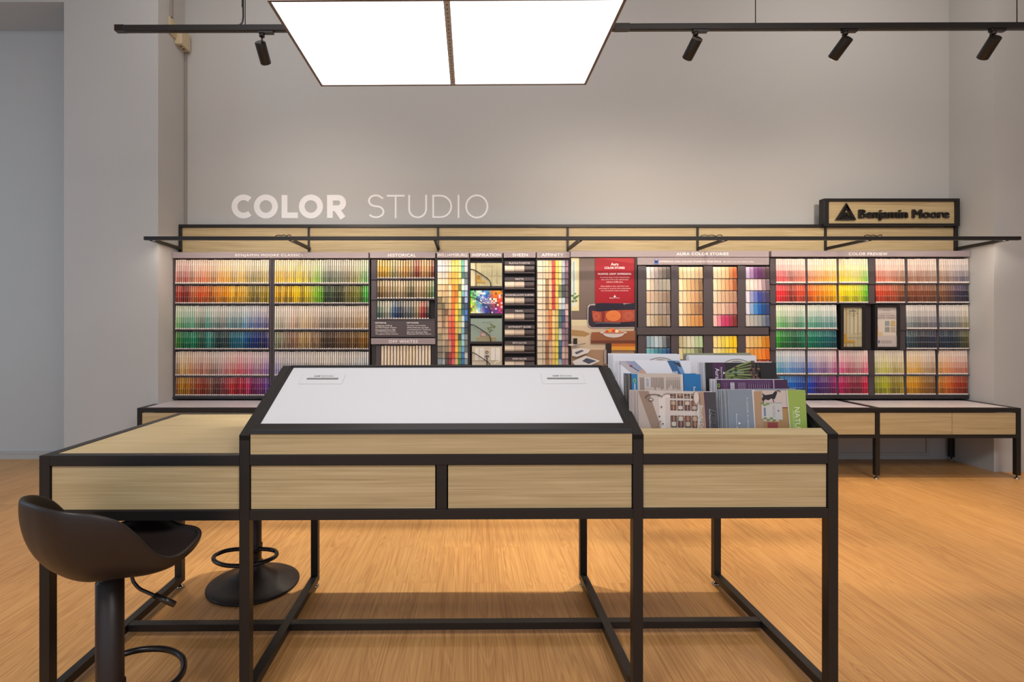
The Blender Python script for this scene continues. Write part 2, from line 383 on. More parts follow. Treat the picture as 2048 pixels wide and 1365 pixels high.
# sign box on the fascia
sn = empty('fascia_sign', (X(1784, FD), WD, Z(452, FD)), label='raised oak sign with black triangle emblem and lettering at the fascia right end', cat='sign')
SD = 5.20
for a in ((1648, 1920, 397, 402.5), (1648, 1920, 447, 452)): MB().box(X(a[0], SD), X(a[1], SD), SD, SD+.075, Z(a[3], SD), Z(a[2], SD)).build('sign_frame_rail', M['black'], sn, bevel=.002)
for a in ((1648, 1658), (1912, 1920)): MB().box(X(a[0], SD), X(a[1], SD), SD, SD+.075, Z(447, SD), Z(402.5, SD)).build('sign_frame_side', M['black'], sn, bevel=.002)
MB().box(X(1658, SD), X(1912, SD), SD+.02, SD+.04, Z(447, SD), Z(402.5, SD)).build('sign_panel', M['oak'], sn)
E0, E1 = SD-.004, SD+.014
def sz(p): return (X(p[0], SD), Z(p[1], SD))
mb = MB(); tri = [(1693, 406), (1712.5, 440), (1671.5, 440)]
inn = [(1693, 414.5), (1705.5, 436.5), (1679.5, 436.5)]
for i in range(3): mb.prism([sz(tri[i]), sz(tri[(i+1) % 3]), sz(inn[(i+1) % 3]), sz(inn[i])], E0, E1, 'y')
mb.prism([sz(p) for p in ((1693, 410), (1688, 421), (1690.5, 424), (1694, 418), (1697, 423), (1699.5, 420.5))], E0, E1, 'y')
mb.prism([sz(p) for p in ((1697, 421.5), (1699.5, 425), (1707, 438), (1703, 438))], E0, E1, 'y')
mb.prism([sz(p) for p in ((1690, 421.5), (1687.5, 421.5), (1678.5, 438), (1682, 438))], E0, E1, 'y')
mb.prism([sz(p) for p in ((1693.5, 424.5), (1691.5, 424.5), (1685, 436), (1687, 436), (1692.5, 428), (1698, 436), (1700.5, 436))], E0, E1, 'y')
mb.prism([sz(p) for p in ((1692.5, 430.5), (1689.5, 436), (1696, 436))], E0, E1, 'y')
mb.build('emblem', M['gloss'], sn)
def solid_text(t, x0, y0, x1, y1, D, d0, d1, bold, name, m, parent, spacing=1.0):
    vs, fs = text_geo(t, bold, spacing); mb = MB(); n = len(vs)
    q = [(X(x0+(x1-x0)*v[0], D), Z(y1-(y1-y0)*v[1], D)) for v in vs]
    V3 = [(a, d0, b) for a, b in q]+[(a, d1, b) for a, b in q]
    cnt = {}
    for f in fs:
        for i in range(len(f)):
            e = (f[i], f[(i+1) % len(f)]); cnt[e] = 1
    fc = list(fs)+[tuple(i+n for i in reversed(f)) for f in fs]
    for (a, b) in cnt:
        if (b, a) not in cnt: fc.append((b, a, a+n, b+n))
    mb.mesh(V3, fc); return mb.build(name, m, parent)
for k_, dx_ in enumerate((-.9, -.3, .3, .9)): solid_text('Benjamin Moore', 1719+dx_, 419.3+.3*(k_ % 2), 1898+dx_, 441+.3*(k_ % 2), SD, E0-.0004*k_, E1, 0, 'sign_lettering', M['gloss'], sn)

# ------------------------------------------------------------------ light bar on arms
LD = 4.73; zl = Z(477, LD)
lb = empty('light_bar', (X(1165, LD), LD, zl), label='long black light bar on arms reaching out above the colour racks', cat='light bar')
MB().box(X(287, LD), X(2043, LD), LD, LD+.035, zl-.014, zl+.018).build('bar', M['black'], lb, bevel=.002)
MB().box(X(292, LD), X(2038, LD), LD+.036, LD+.066, zl-.002, zl+.006).build('led_carrier', M['ledrow'], lb)
MB().box(X(300, LD), X(2030, LD), LD+.042, LD+.060, zl-.0065, zl-.0035).build('led_strip', M['led'], lb)
for p, q in ((357, 287), (619, 578), (877, 870), (1138, 1163), (1398, 1455), (1654, 1745), (1915, 2038)):
    xa, xb = min(max(X(p, FD), XL+.018), XR-.018), min(max(X(q, LD), XL+.018), XR-.018)
    mb = MB(); wv = .014
    y0, y1 = LD+.03, FD-.003
    vs = []
    for (xx, yy, zz) in ((xb, y0, zl-.004), (xa, y1, Z(500, FD)+.014)):
        for dx, dz in ((-wv, -.014), (wv, -.014), (wv, .012), (-wv, .012)): vs.append((xx+dx, yy, zz+dz))
    mb.mesh(vs, [(0, 1, 2, 3), (7, 6, 5, 4), (0, 4, 5, 1), (1, 5, 6, 2), (2, 6, 7, 3), (3, 7, 4, 0)])
    mb.build('arm', M['black'], lb)
for cxp, wdp in ((565, 16), (1425, 22), (1750, 18)):
    mb = MB(); mb.sweep([(X(cxp-wdp+i*4*wdp/20, LD), LD+.02+.006*math.sin(i*1.3), zl+.022+.012*abs(math.sin(i*.9))) for i in range(11)], .004, 8); mb.build('cable', M['gloss'], lb)

# ------------------------------------------------------------------ colour chip racks
RD = 5.13          # plane of the header strips and chip fronts
BK = 5.195         # back boards
def rack(label, px0, px1, boards=True, cat='display rack', name='chip_rack'):
    r = empty(name, (X((px0+px1)/2, RD), WD, Z(797, RD)), label=label, cat=cat)
    if boards: MB().box(X(px0, RD), X(px1, RD), BK, WD-.022, Z(797, RD), Z(505, RD)).build('back_board', M['rackblack'], r)
    return r
def header(r, px0, px1, y0, y1, txt=None, tx=None, ty=None, bold=.012, spacing=1.15, m='header', fs=None):
    o = MB().box(X(px0, RD), X(px1, RD), RD-.012, BK, Z(y1, RD), Z(y0, RD)).build('header_strip', M[m], r, bevel=.002)
    if txt:
        D = RD-.012; a = wall_art(D)
        k = D/RD
        a.text(txt, CX+(tx[0]-CX), ty[0], tx[1], ty[1], (240, 236, 236), bold, spacing=spacing); a.build('lettering', M['letter'], o)
    return o
def rackbox(r, name, px0, px1, y0, y1, d0, d1, m='charcoal', bevel=0):
    return MB().box(X(px0, RD), X(px1, RD), d0, d1, Z(y1, RD), Z(y0, RD)).build(name, M[m], r, bevel=bevel)

def mix(a, b, t): return tuple(a[i]+(b[i]-a[i])*t for i in range(3))
def stops(S, t):
    if not isinstance(S[0][1], tuple): S = [(i/(len(S)-1), c) for i, c in enumerate(S)]
    for (a, ca), (b, cb) in zip(S, S[1:]):
        if t <= b: return mix(ca, cb, max(0, (t-a)/(b-a)))
    return S[-1][1]
NAMES = [('red', (205, 45, 45)), ('brick red', (150, 50, 45)), ('orange', (225, 120, 40)), ('amber', (235, 165, 40)), ('yellow', (245, 215, 60)), ('lime green', (170, 200, 50)),
         ('green', (60, 160, 60)), ('dark green', (40, 75, 50)), ('sea green', (40, 140, 110)), ('teal', (25, 100, 110)), ('blue', (40, 100, 190)), ('navy', (40, 45, 90)),
         ('pale blue', (160, 190, 215)), ('purple', (90, 50, 130)), ('lilac', (180, 165, 200)), ('magenta', (190, 30, 100)), ('pink', (225, 150, 160)), ('plum', (110, 50, 70)),
         ('brown', (110, 75, 50)), ('tan', (185, 145, 100)), ('olive', (125, 115, 50)), ('beige', (220, 200, 165)), ('cream', (242, 230, 205)), ('grey', (140, 138, 135)),
         ('charcoal', (55, 55, 60)), ('taupe', (150, 130, 115)), ('sage green', (150, 165, 130)), ('white', (235, 232, 230)), ('gold', (205, 160, 60)), ('rust', (180, 90, 50)), ('slate blue', (85, 100, 125))]
def cname(c): return min(NAMES, key=lambda n: sum((n[1][i]-c[i])**2 for i in range(3)))[0]
def nth(i): return '%d%s' % (i, 'th' if 10 <= i % 100 <= 20 else {1: 'st', 2: 'nd', 3: 'rd'}.get(i % 10, 'th'))

def strip_geo(mb, px, w, y0, y1, bands, jit=0.0, line=(225, 220, 215), D=RD, fullw=False, lines=True):
    """one slim pack of colour strips: bowed front face with bands of colour, white foot"""
    zt, zb = Z(y0+jit, D), Z(y1, D); h = zt-zb; x0 = X(px, D); W = w*D/F
    prof = [(0, .016), (.10, .004), (.38, 0), (.70, .003), (.82, .012)] if not fullw else [(0, .010), (.06, .002), (.45, 0), (.90, .002), (.955, .012)]
    rows = [(zb, zb+h*.055, (236, 228, 222))]; n = len(bands); z = zb+h*.055; bh = (zt-z)/n
    for i in range(n):
        c = bands[n-1-i]; top = z+bh
        if lines: rows += [(z, top-bh*.07, c), (top-bh*.07, top, mix(c, line, .55))]
        else: rows += [(z, top, c)]
        z = top
    tilt = .010
    for a, b, c in rows:
        fa_, fb_ = (a-zb)/h, (b-zb)/h
        for (u0, d0), (u1, d1) in zip(prof, prof[1:]):
            mb.face([(x0+W*u0, D+d0+tilt*fa_, a), (x0+W*u1, D+d1+tilt*fa_, a), (x0+W*u1, D+d1+tilt*fb_, b), (x0+W*u0, D+d0+tilt*fb_, b)], c)
    xe = x0+W*prof[-1][0]; dd = .045
    mb.face([(x0, D+prof[0][1]+tilt, zt), (x0+W*.38, D+tilt, zt), (xe, D+prof[-1][1]+tilt, zt), (xe, D+dd, zt), (x0, D+dd, zt)], (225, 220, 212))
    mb.face([(x0, D+prof[0][1], zb), (x0, D+prof[0][1]+tilt, zt), (x0, D+dd, zt), (x0, D+dd, zb)], mix(bands[-1], (90, 80, 80), .35))
    mb.face([(xe, D+prof[-1][1], zb), (xe, D+dd, zb), (xe, D+dd, zt), (xe, D+prof[-1][1]+tilt, zt)], mix(bands[-1], (90, 80, 80), .35))
    mb.face([(xe, D+dd, zb), (x0, D+dd, zb), (x0, D+dd, zt), (xe, D+dd, zt)], (225, 220, 212))
    mb.face([(x0, D+prof[0][1], zb), (x0, D+dd, zb), (xe, D+dd, zb), (xe, D+prof[-1][1], zb)], (225, 220, 212))

def gen_bands(deep, tall, mute=1.0, rnd=None):
    rnd = rnd or random
    base = (250, 242, 232)
    k = rnd.uniform(-.08, .08); d = deep
    dk = mix(d, (30, 22, 22), max(0, .12+k*2))
    if tall: return [mix(base, d, f*mute) for f in (.15+k*.5, .26+k*.6, .46+k, .66+k)]
    return [mix(base, d, .78+k), mix(d, (30, 22, 22), max(0, .02+k)), mix(d, (22, 18, 20), max(0, .22+k*2))]

STRIPS = []; CARDS = []
def place_strips(items, group, name, cat, limit, stufflabel, D=RD, fullw=False):
    """items: dict(px,w,y0,y1,bands,label,area). the largest in view become single objects"""
    for it in items:
        it['D'] = D; it['fullw'] = fullw; it['group'] = it.get('group', group); it['area'] = it['area']*it['w']; STRIPS.append(it)
def flush_strips():
    name = 'colour_strip'; cat = 'colour chip'; limit = 300; D = RD
    items = sorted(STRIPS, key=lambda d: -d['area']); stufflabel = 'mass of slim colour strips filling the remaining rows of the racks'
    for it in items[:limit]:
        fullw = it['fullw']
        mb = MB(); strip_geo(mb, it['px'], it['w'], it['y0'], it['y1'], it['bands'], it['jit'], D=D, fullw=fullw, lines=it.get('lines', True))
        tag(mb.build(name, M['chip']), it['label'], cat, it['group'])
    rest = items[limit:]
    if rest:
        mb = MB()
        for it in rest: strip_geo(mb, it['px'], it['w'], it['y0'], it['y1'], it['bands'], it['jit'], D=D, fullw=it['fullw'], lines=it.get('lines', True))
        tag(mb.build(name, M['chip']), stufflabel, cat, None, 'stuff')

# ---- the two big racks on the left
ROWS = [(519.3, 567.4, 1), (571.4, 606.8, 0), (611.2, 659, 1), (663.5, 698.6, 0), (703.3, 751.6, 1), (755, 791.3, 0)]
RN = ['top', 'second', 'third', 'fourth', 'fifth', 'bottom']
SL = [[(0, (205, 60, 40)), (.12, (150, 45, 40)), (.2, (200, 110, 60)), (.27, (215, 80, 30)), (.4, (205, 115, 35)), (.5, (225, 140, 25)), (.62, (240, 175, 20)), (.75, (205, 160, 45)), (.83, (120, 105, 45)), (.9, (150, 125, 45)), (1, (190, 165, 45))],
      [(0, (90, 170, 70)), (.1, (30, 120, 80)), (.2, (40, 150, 110)), (.28, (40, 80, 60)), (.35, (30, 140, 130)), (.45, (30, 60, 60)), (.55, (60, 90, 95)), (.6, (30, 100, 120)), (.7, (30, 100, 130)), (.75, (20, 100, 160)), (.82, (20, 60, 150)), (.88, (30, 50, 130)), (1, (60, 50, 100))],
      [(0, (150, 95, 50)), (.08, (215, 150, 30)), (.2, (170, 90, 50)), (.3, (170, 60, 40)), (.38, (130, 80, 60)), (.45, (100, 60, 60)), (.52, (170, 70, 80)), (.6, (200, 60, 60)), (.66, (190, 25, 40)), (.75, (210, 40, 80)), (.8, (170, 20, 90)), (.85, (130, 50, 110)), (.92, (130, 60, 120)), (1, (100, 60, 170))]]
SR = [[(0, (225, 180, 40)), (.1, (240, 180, 10)), (.28, (250, 215, 10)), (.38, (200, 190, 60)), (.43, (150, 200, 40)), (.5, (90, 160, 30)), (.55, (50, 70, 45)), (.7, (70, 80, 50)), (.8, (120, 110, 50)), (.9, (130, 140, 50)), (.95, (80, 180, 60)), (1, (60, 180, 60))],
      [(0, (150, 165, 130)), (.1, (150, 138, 115)), (.2, (178, 135, 112)), (.3, (190, 160, 100)), (.4, (180, 145, 105)), (.47, (160, 130, 100)), (.5, (85, 70, 55)), (.6, (90, 70, 55)), (.7, (115, 85, 60)), (.85, (120, 85, 40)), (1, (170, 118, 40))],
      [(0, (110, 100, 175)), (.1, (125, 125, 155)), (.5, (150, 143, 132)), (.8, (130, 140, 150)), (1, (110, 150, 185))]]
items = []
for side, (c0, c1, S3) in enumerate(((349.5, 537.5, SL), (548.3, 737.3, SR))):
    n = 44; pw = (c1-c0)/n
    for ri, (y0, y1, tall) in enumerate(ROWS):
        for i in range(n):
            deep = stops(S3[ri//2], (i+.5)/n)
            rr = random.random()
            if rr < .18: deep = mix(deep, (60, 45, 40), .35)
            elif rr > .85: deep = mix(deep, (255, 250, 235), .15)
            vis = 1.0
            if ri == 4 and side: vis = .6
            if ri == 5: vis = 1.0 if (side == 0) else 0.01
            items.append(dict(px=c0+i*pw, w=pw, y0=y0, y1=y1, bands=gen_bands(deep, tall, .95 if (side and ri > 1) else 1), jit=random.uniform(-.2, .9), area=(y1-y0)*vis,
                label='%s%s colour strip, %s from left, %s row of %s big rack' % ('pale ' if tall and cname(deep).split()[0] != 'pale' else '', cname(deep), nth(i+1), RN[ri], 'first' if side == 0 else 'second'),
                group='colour strips in the %s big rack' % ('first' if side == 0 else 'second')))
place_strips(items, None, 'colour_strip', 'colour chip', 300, 'mass of slim colour strips filling the shorter rows of the two left racks')
ra = rack('large double rack of slim rainbow colour strips at the far left', 344.5, 739)
header(ra, 344.5, 737.5, 505, 517, 'BENJAMIN MOORE CLASSICS', (470.5, 606), (508.3, 514.3), .006)
for c0, c1, d in ((344.5, 349, 'side_panel'), (538.3, 542.6, 'side_panel'), (543.8, 547.8, 'side_panel'), (737.4, 739, 'side_panel')):
    rackbox(ra, d, c0, c1, 517, 796, RD+.01, BK, 'charcoal')
for c0, c1 in ((349, 538.3), (547.8, 737.4)):
    for ri, (y0, y1, t) in enumerate(ROWS): rackbox(ra, 'shelf', c0, c1, y1+.3, y1+2.6, RD-.004, BK, 'charcoal')
rackbox(ra, 'bottom_rail', 344, 739, 794, 798.5, RD+.005, BK, 'rackblack')

# ---- historical rack
rh = rack('narrow rack of three strip rows over a dark text panel and off-white strips', 739.6, 873)
header(rh, 740, 870.5, 504, 516.7, 'HISTORICAL', (776, 831.5), (507.6, 513.8), .01, 1.1)
rackbox(rh, 'side_panel', 742, 753, 519, 640, RD+.012, BK, 'charcoal'); rackbox(rh, 'side_panel', 870, 872.5, 517, 797, RD+.006, BK, 'rackblack')
HR = [(520, 556.6), (560.8, 597), (601.8, 638)]
HS = [[(205, 170, 70), (225, 165, 30), (225, 190, 80), (175, 170, 120), (215, 180, 120), (215, 150, 60), (175, 150, 110), (160, 60, 40), (225, 170, 110), (205, 150, 80), (110, 30, 40)],
      [(80, 55, 40), (150, 120, 60), (165, 140, 110), (150, 135, 95), (190, 165, 130), (150, 130, 90), (90, 85, 60), (180, 150, 110), (170, 140, 100), (140, 140, 80), (80, 130, 90)],
      [(50, 90, 80), (130, 145, 130), (180, 180, 165), (50, 90, 145), (40, 50, 80), (110, 115, 120), (90, 95, 100), (170, 150, 110), (180, 40, 40), (50, 60, 55), (50, 50, 60)]]
items = []
for ri, (y0, y1) in enumerate(HR):
    n = 22; c0, c1 = 753.8, 869.3; pw = (c1-c0)/n
    if ri == 2: n = 20
    for i in range(n):
        d = stops(HS[ri], (i+.5)/22)
        bd = [mix(d, (250, 240, 215), .55), mix(d, (250, 240, 215), .2), mix(d, (25, 20, 20), .2)]
        items.append(dict(px=c0+i*pw, w=pw, y0=y0, y1=y1, bands=bd, jit=random.uniform(-.3, .6), area=y1-y0,
            label='%s colour strip, %s from left in the %s row above the dark text panel' % (cname(d), nth(i+1), ['top', 'middle', 'bottom'][ri])))
    rackbox(rh, 'shelf', 742, 870, y1+.3, y1+2.6, RD-.004, BK, 'charcoal')
place_strips(items, 'strips in the historical rack', 'colour_strip', 'colour chip', 300, '')
ip = MB().box(X(742.5, RD), X(870, RD), RD-.006, BK, Z(674.5, RD), Z(641.5, RD)).build('text_panel', M['charcoal'], rh, bevel=.001)
a = wall_art(RD-.006)
WH = (225, 220, 222)
a.text('HISTORICAL', 750.5, 644.6, 773, 647.8, WH, .01)
for i, (s1, w1) in enumerate((('A Selection of 191 of', 33), ('the Most Popular Colours', 42), ('Documented From 18th', 40), ('and 19th-Century Homes', 41), ('Throughout North America.', 46))):
    a.text(s1, 751, 650.2+i*4.2, 751+w1, 653.4+i*4.2, WH, .004)
a.build('panel_print', M['letter'], ip); a = wall_art(RD-.006); a.text('OFF-WHITES', 813.5, 644.6, 837, 647.8, WH, .01)
for i, (s1, w1) in enumerate((('Versatile Yet Complex,', 38), ('White Enhances any Style,', 44), ('Contemporary to Traditional.', 48), ('Here Are 152 of our Most', 41), ('Requested Off-White Colours.', 49))):
    a.text(s1, 814, 650.2+i*4.2, 814+w1, 653.4+i*4.2, WH, .004)
a.build('panel_print', M['letter'], ip)
header(rh, 742.5, 870.5, 677, 689, 'OFF WHITES', (777.5, 835.5), (680.6, 686.4), .006, 1.15)
rackbox(rh, 'side_panel', 743, 751, 689, 797, RD+.02, BK, 'rackblack'); rackbox(rh, 'side_panel', 862.5, 870, 689, 797, RD+.02, BK, 'rackblack')
rackbox(rh, 'side_panel', 751.5, 761, 691, 742, RD+.012, BK, 'charcoal')
rackbox(rh, 'shelf', 751.5, 862, 742, 745, RD-.004, BK, 'charcoal')
items = []
for i in range(16):
    d = mix((228, 205, 168), (226, 214, 198), random.random()); pw = 100.5/16
    items.append(dict(px=761.8+i*pw, w=pw, y0=692, y1=741.5, bands=[mix(d, (245, 235, 220), .2*random.random())]*2, jit=random.uniform(-.4, .5), area=45, lines=False,
        label='off-white colour strip, %s from left below the dark text panel' % nth(i+1)))
place_strips(items, 'off-white strips below the dark text panel', 'colour_strip', 'colour chip', 300, '')

# ---- card racks
def card(*a, **k): CARDS.append((a, k))
def flush_cards():
    cs = sorted(CARDS, key=lambda q: -(q[0][1]-q[0][0])*(q[0][3]-q[0][2]))
    for a, k in cs[:300]:
        mb = card_geo(MB(), *a, **k); tag(mb.build('colour_card', M['chip']), a[5], 'colour chip', k['group'])
    mb = MB()
    for a, k in cs[300:]: card_geo(mb, *a, **k)
    tag(mb.build('colour_card', M['chip']), 'mass of small square colour cards filling the rest of the narrow racks', 'colour chip', None, 'stuff')
def card_geo(mb, px0, px1, y0, y1, c, label, group=None, D=RD, white=True):
    g = (px1-px0)*.05
    x0, x1 = X(px0+g, D), X(px1-g, D); zb, zt = Z(y1-.35, D), Z(y0+.35, D)
    h = zt-zb
    df = lambda z: D-.002+.010*(z-zb)/h
    if white and (px1-px0) > 6:
        xm = x0+(x1-x0)*.12; tp = zb+h*.86
        mb.face([(x0, df(zb), zb), (x1, df(zb), zb), (x1, df(tp), tp), (x0, df(tp), tp)], c)
        mb.face([(x0, df(tp), tp), (x1, df(tp), tp), (x1, df(zt), zt), (x0, df(zt), zt)], mix(c, (235, 228, 220), .22))
    else: mb.face([(x0, df(zb), zb), (x1, df(zb), zb), (x1, df(zt), zt), (x0, df(zt), zt)], c)
    e = mix(c, (200, 195, 188), .4); b = D+.022
    mb.face([(x0, df(zt), zt), (x1, df(zt), zt), (x1, b, zt), (x0, b, zt)], e)
    mb.face([(x0, df(zb), zb), (x0, b, zb), (x1, b, zb), (x1, df(zb), zb)], e)
    mb.face([(x0, df(zb), zb), (x0, df(zt), zt), (x0, b, zt), (x0, b, zb)], e)
    mb.face([(x1, df(zb), zb), (x1, b, zb), (x1, b, zt), (x1, df(zt), zt)], e)
    mb.face([(x1, b, zb), (x0, b, zb), (x0, b, zt), (x1, b, zt)], e)
    return mb
WC = [[(235, 225, 225), (238, 225, 198), (215, 190, 140), (125, 110, 80), (170, 145, 115), (190, 165, 135), (150, 140, 115), (120, 115, 100), (130, 150, 160)],
      [(220, 215, 220), (235, 210, 170), (200, 175, 130), (120, 105, 75), (140, 110, 80), (180, 155, 125), (150, 140, 120), (150, 165, 170)],
      [(225, 215, 205), (235, 215, 180), (205, 170, 120), (175, 150, 110), (120, 80, 55), (200, 160, 120), (190, 165, 130), (140, 120, 95), (90, 60, 50), (80, 60, 55)],
      [(235, 225, 190), (240, 190, 120), (225, 200, 150), (215, 180, 120), (190, 140, 100), (215, 110, 80), (195, 90, 70), (190, 140, 110), (150, 60, 45), (130, 50, 50)],
      [(250, 225, 120), (245, 190, 60), (220, 130, 30), (235, 110, 25), (225, 100, 60), (215, 70, 50), (205, 50, 50), (200, 60, 60), (210, 90, 110)],
      [(250, 225, 110), (245, 200, 90), (225, 170, 50), (200, 130, 30), (235, 190, 50), (240, 210, 60), (205, 180, 80), (190, 150, 50), (230, 180, 60), (200, 160, 60), (205, 190, 120)],
      [(250, 240, 150), (240, 225, 120), (110, 110, 50), (220, 215, 130), (200, 210, 110), (150, 160, 80), (210, 200, 120), (70, 70, 65), (130, 160, 100), (90, 140, 90), (60, 120, 70)],
      [(110, 200, 180), (50, 110, 100), (220, 235, 220), (120, 190, 180), (60, 80, 90), (50, 110, 130), (210, 225, 225), (110, 170, 190), (150, 200, 210), (100, 160, 210), (60, 110, 170), (50, 90, 160)],
      [(215, 215, 220), (100, 115, 120), (190, 205, 220), (160, 180, 220), (60, 80, 110), (60, 110, 180), (60, 70, 80), (140, 150, 150), (110, 115, 115), (190, 190, 190), (120, 140, 150)]]
AC = [[(230, 215, 190), (222, 208, 182), (200, 190, 165)], [(228, 208, 178), (215, 195, 165), (195, 180, 155)],
      [(240, 215, 170), (150, 110, 70), (150, 110, 70), (190, 150, 110), (200, 160, 120), (140, 90, 50), (150, 110, 80)],
      [(240, 190, 140), (230, 180, 130), (225, 170, 110), (215, 130, 60), (190, 100, 50), (200, 170, 140), (200, 160, 120)],
      [(195, 50, 35), (195, 50, 35), (180, 30, 40), (180, 30, 40), (230, 200, 140), (225, 190, 120), (225, 190, 120), (215, 180, 110), (210, 180, 80)],
      [(245, 200, 70), (235, 190, 70), (225, 175, 60), (200, 180, 90), (190, 180, 60), (215, 200, 60), (200, 190, 80)],
      [(240, 225, 150), (220, 210, 140), (90, 110, 60), (215, 215, 200), (60, 100, 90), (50, 100, 100), (190, 200, 190), (40, 90, 130), (30, 70, 110), (150, 180, 190)],
      [(190, 200, 215), (120, 130, 160), (40, 50, 60), (170, 190, 210), (60, 60, 110), (120, 90, 120), (150, 120, 140), (200, 170, 160), (120, 90, 110)],
      [(140, 100, 120), (80, 50, 60), (80, 60, 65), (200, 170, 160), (150, 120, 130), (110, 90, 100), (180, 150, 140), (150, 120, 130)]]
def narrow(label, where, p0, p1, edges, cols, hdr, tx, y00):
    r = rack(label, p0, p1)
    header(r, p0+.8, p1-.8, 504, 516.3, hdr, tx, (507.2, 513.2), .003, 1.0)
    for e in (p0, p1-2): rackbox(r, 'side_panel', e, e+2, 517, 797, RD+.006, BK, 'rackblack')
    rackbox(r, 'pocket_board', p0+2, p1-2, 517, 797, RD+.024, BK, 'charcoal')
    for i in range(22):
        y0 = y00+i*12.32
        for c in range(9):
            col = stops(cols[c], min(1, i/17.5)); 
            # crisp steps: quantise so neighbouring cards of one family match
            S = cols[c]; q = S[min(len(S)-1, int(i/17.6*len(S)))]; col = mix(col, q, .75)
            j = random.uniform(-8, 8); col = tuple(max(5, min(250, v+j)) for v in col)
            if y0 > 736: continue
            card(edges[c], edges[c+1], y0, y0+12.32, col, '%s colour card, column %d, row %d down, %s' % (cname(col), c+1, i+1, where), group='cards in the narrow rack '+where.split('rack ')[-1], white=False)
    return r
eW = [874.8, 884.2, 890, 896.5, 903.3, 909.9, 916.2, 922.8, 929, 935.7]
eA = [1074.2, 1085.8, 1091, 1097.5, 1104, 1110.5, 1117.2, 1123.8, 1130.3, 1137]
narrow('narrow tall rack of square colour cards left of the booklet rack', 'narrow rack left of the booklets', 873, 938.5, eW, WC, 'WILLIAMSBURG', (875, 934), 520)
narrow('narrow tall rack of square colour cards left of the red poster', 'narrow rack left of the poster', 1072.5, 1140, eA, AC, 'AFFINITY', (1083, 1127), 520.8)

# ---- booklets rack
rb = rack('black rack holding four picture booklets behind curved wires', 938.5, 1005.5)
header(rb, 940, 1004.5, 504, 516, 'INSPIRATION', (944, 1001), (507.2, 513.2), .008, 1.05)
for e in (938.5, 1004): rackbox(rb, 'side_panel', e, e+1.5, 517, 797, RD+.006, BK, 'rackblack')
BY = [(526.5, 572.6), (582.3, 627), (637.3, 683.4), (693, 738), (749, 792)]
for i, (y0, y1) in enumerate(BY):
    rackbox(rb, 'pocket_ledge', 940, 1004, y1, y1+4.5, RD-.006, BK, 'rackblack')
    zt = lambda y: Z(y, RD-.008)
    pts = [(X(941, RD), RD-.010, zt(y0+12.5)), (X(946, RD), RD-.010, zt(y0+12.8)), (X(951, RD), RD-.010, zt(y0+15)), (X(962, RD), RD-.010, zt(y0+22)), (X(974, RD), RD-.010, zt(y0+30)), (X(979, RD), RD-.010, zt(y0+35)), (X(981.3, RD), RD-.010, zt(y0+40)), (X(981.8, RD), RD-.010, zt(y1+.5))]
    MB().sweep(pts, .0042, 8).build('wire_retainer', M['gloss'], rb)
def booklet(y0, y1, fn, label, x0=941.3, x1=1004):
    o = MB().box(X(x0, RD), X(x1, RD), RD+.004, RD+.02, Z(y1-.2, RD), Z(y0, RD)).build('booklet', M['page'])
    tag(o, label, 'booklet', 'picture booklets in the rack')
    a = wall_art(RD+.0035); fn(a, x0, y0, x1, y1); c = a.build('cover', M['print'], o)
    return o
def bk1(a, x0, y0, x1, y1):
    a.rect(x0, y0, x1, y1, (196, 190, 150)); a.rect(x0, y0, x0+8, y1, (222, 212, 176)); a.rect(x0+9, y0, x0+12, y1, (150, 135, 95))
    for i in range(4):
        q = x0+22+i*10; a.rect(q, y0, q+1, y1, (165, 160, 122)); a.rect(q+3, y0+2, q+8, y0+26, (186, 181, 142)); a.rect(q+3, y0+31, q+8, y1-4, (186, 181, 142)); a.line([(q+3, y0+26), (q+8, y0+26)], .5, (150, 145, 110))
    a.poly([(x0+12, y0+24), (x0+20, y0+24), (x0+21, y0+36), (x0+30, y0+36), (x0+30, y0+39), (x0+12, y0+39)], (190, 150, 60)); a.rect(x0+13, y0+26, x0+19, y0+33, (160, 120, 50))
    for q in (12, 17, 28): a.rect(x0+q, y0+39, x0+q+1, y1, (185, 145, 55))
    a.text('COLOR TRENDS', x0+20, y0+5.5, x1-16, y0+8, (150, 146, 112)); a.rect(x1-14, y0+43, x1-6, y0+44, (235, 232, 210))
def bk2(a, x0, y0, x1, y1):
    n, m = 17, 12; R = random.Random(3)
    P = [[(70, 190, 90), (240, 240, 245), (60, 150, 220), (240, 130, 30), (235, 150, 30)], [(190, 220, 50), (60, 150, 220), (40, 70, 170), (220, 80, 40), (200, 50, 40)], [(235, 235, 60), (200, 220, 220), (60, 80, 170), (110, 50, 150), (200, 50, 140)]]
    for i in range(n):
        for j in range(m):
            u, v = i/(n-1), j/(m-1)
            c0 = stops(P[0], u); c1 = stops(P[1], u); c2 = stops(P[2], u)
            c = mix(c0, c1, v*2) if v < .5 else mix(c1, c2, v*2-1)
            r = R.random(); c = mix(c, (250, 250, 255), .8*(r < .15)); c = mix(c, (20, 30, 90), .5*(r > .85)); c = tuple(max(0, min(255, q+R.uniform(-25, 25))) for q in c)
            w_ = (x1-x0)/n; h_ = (y1-y0)/m; a.k = 1; a.rect(x0+i*w_, y0+j*h_, x0+(i+1)*w_, y0+(j+1)*h_, c)
    a.k = 3; a.text('COLOR', x0+20, y0+14.5, x0+43, y0+20, (245, 245, 255), .01); a.text('HANDBOOK', x0+16, y0+21.5, x0+51, y0+26.5, (245, 245, 255), .01)
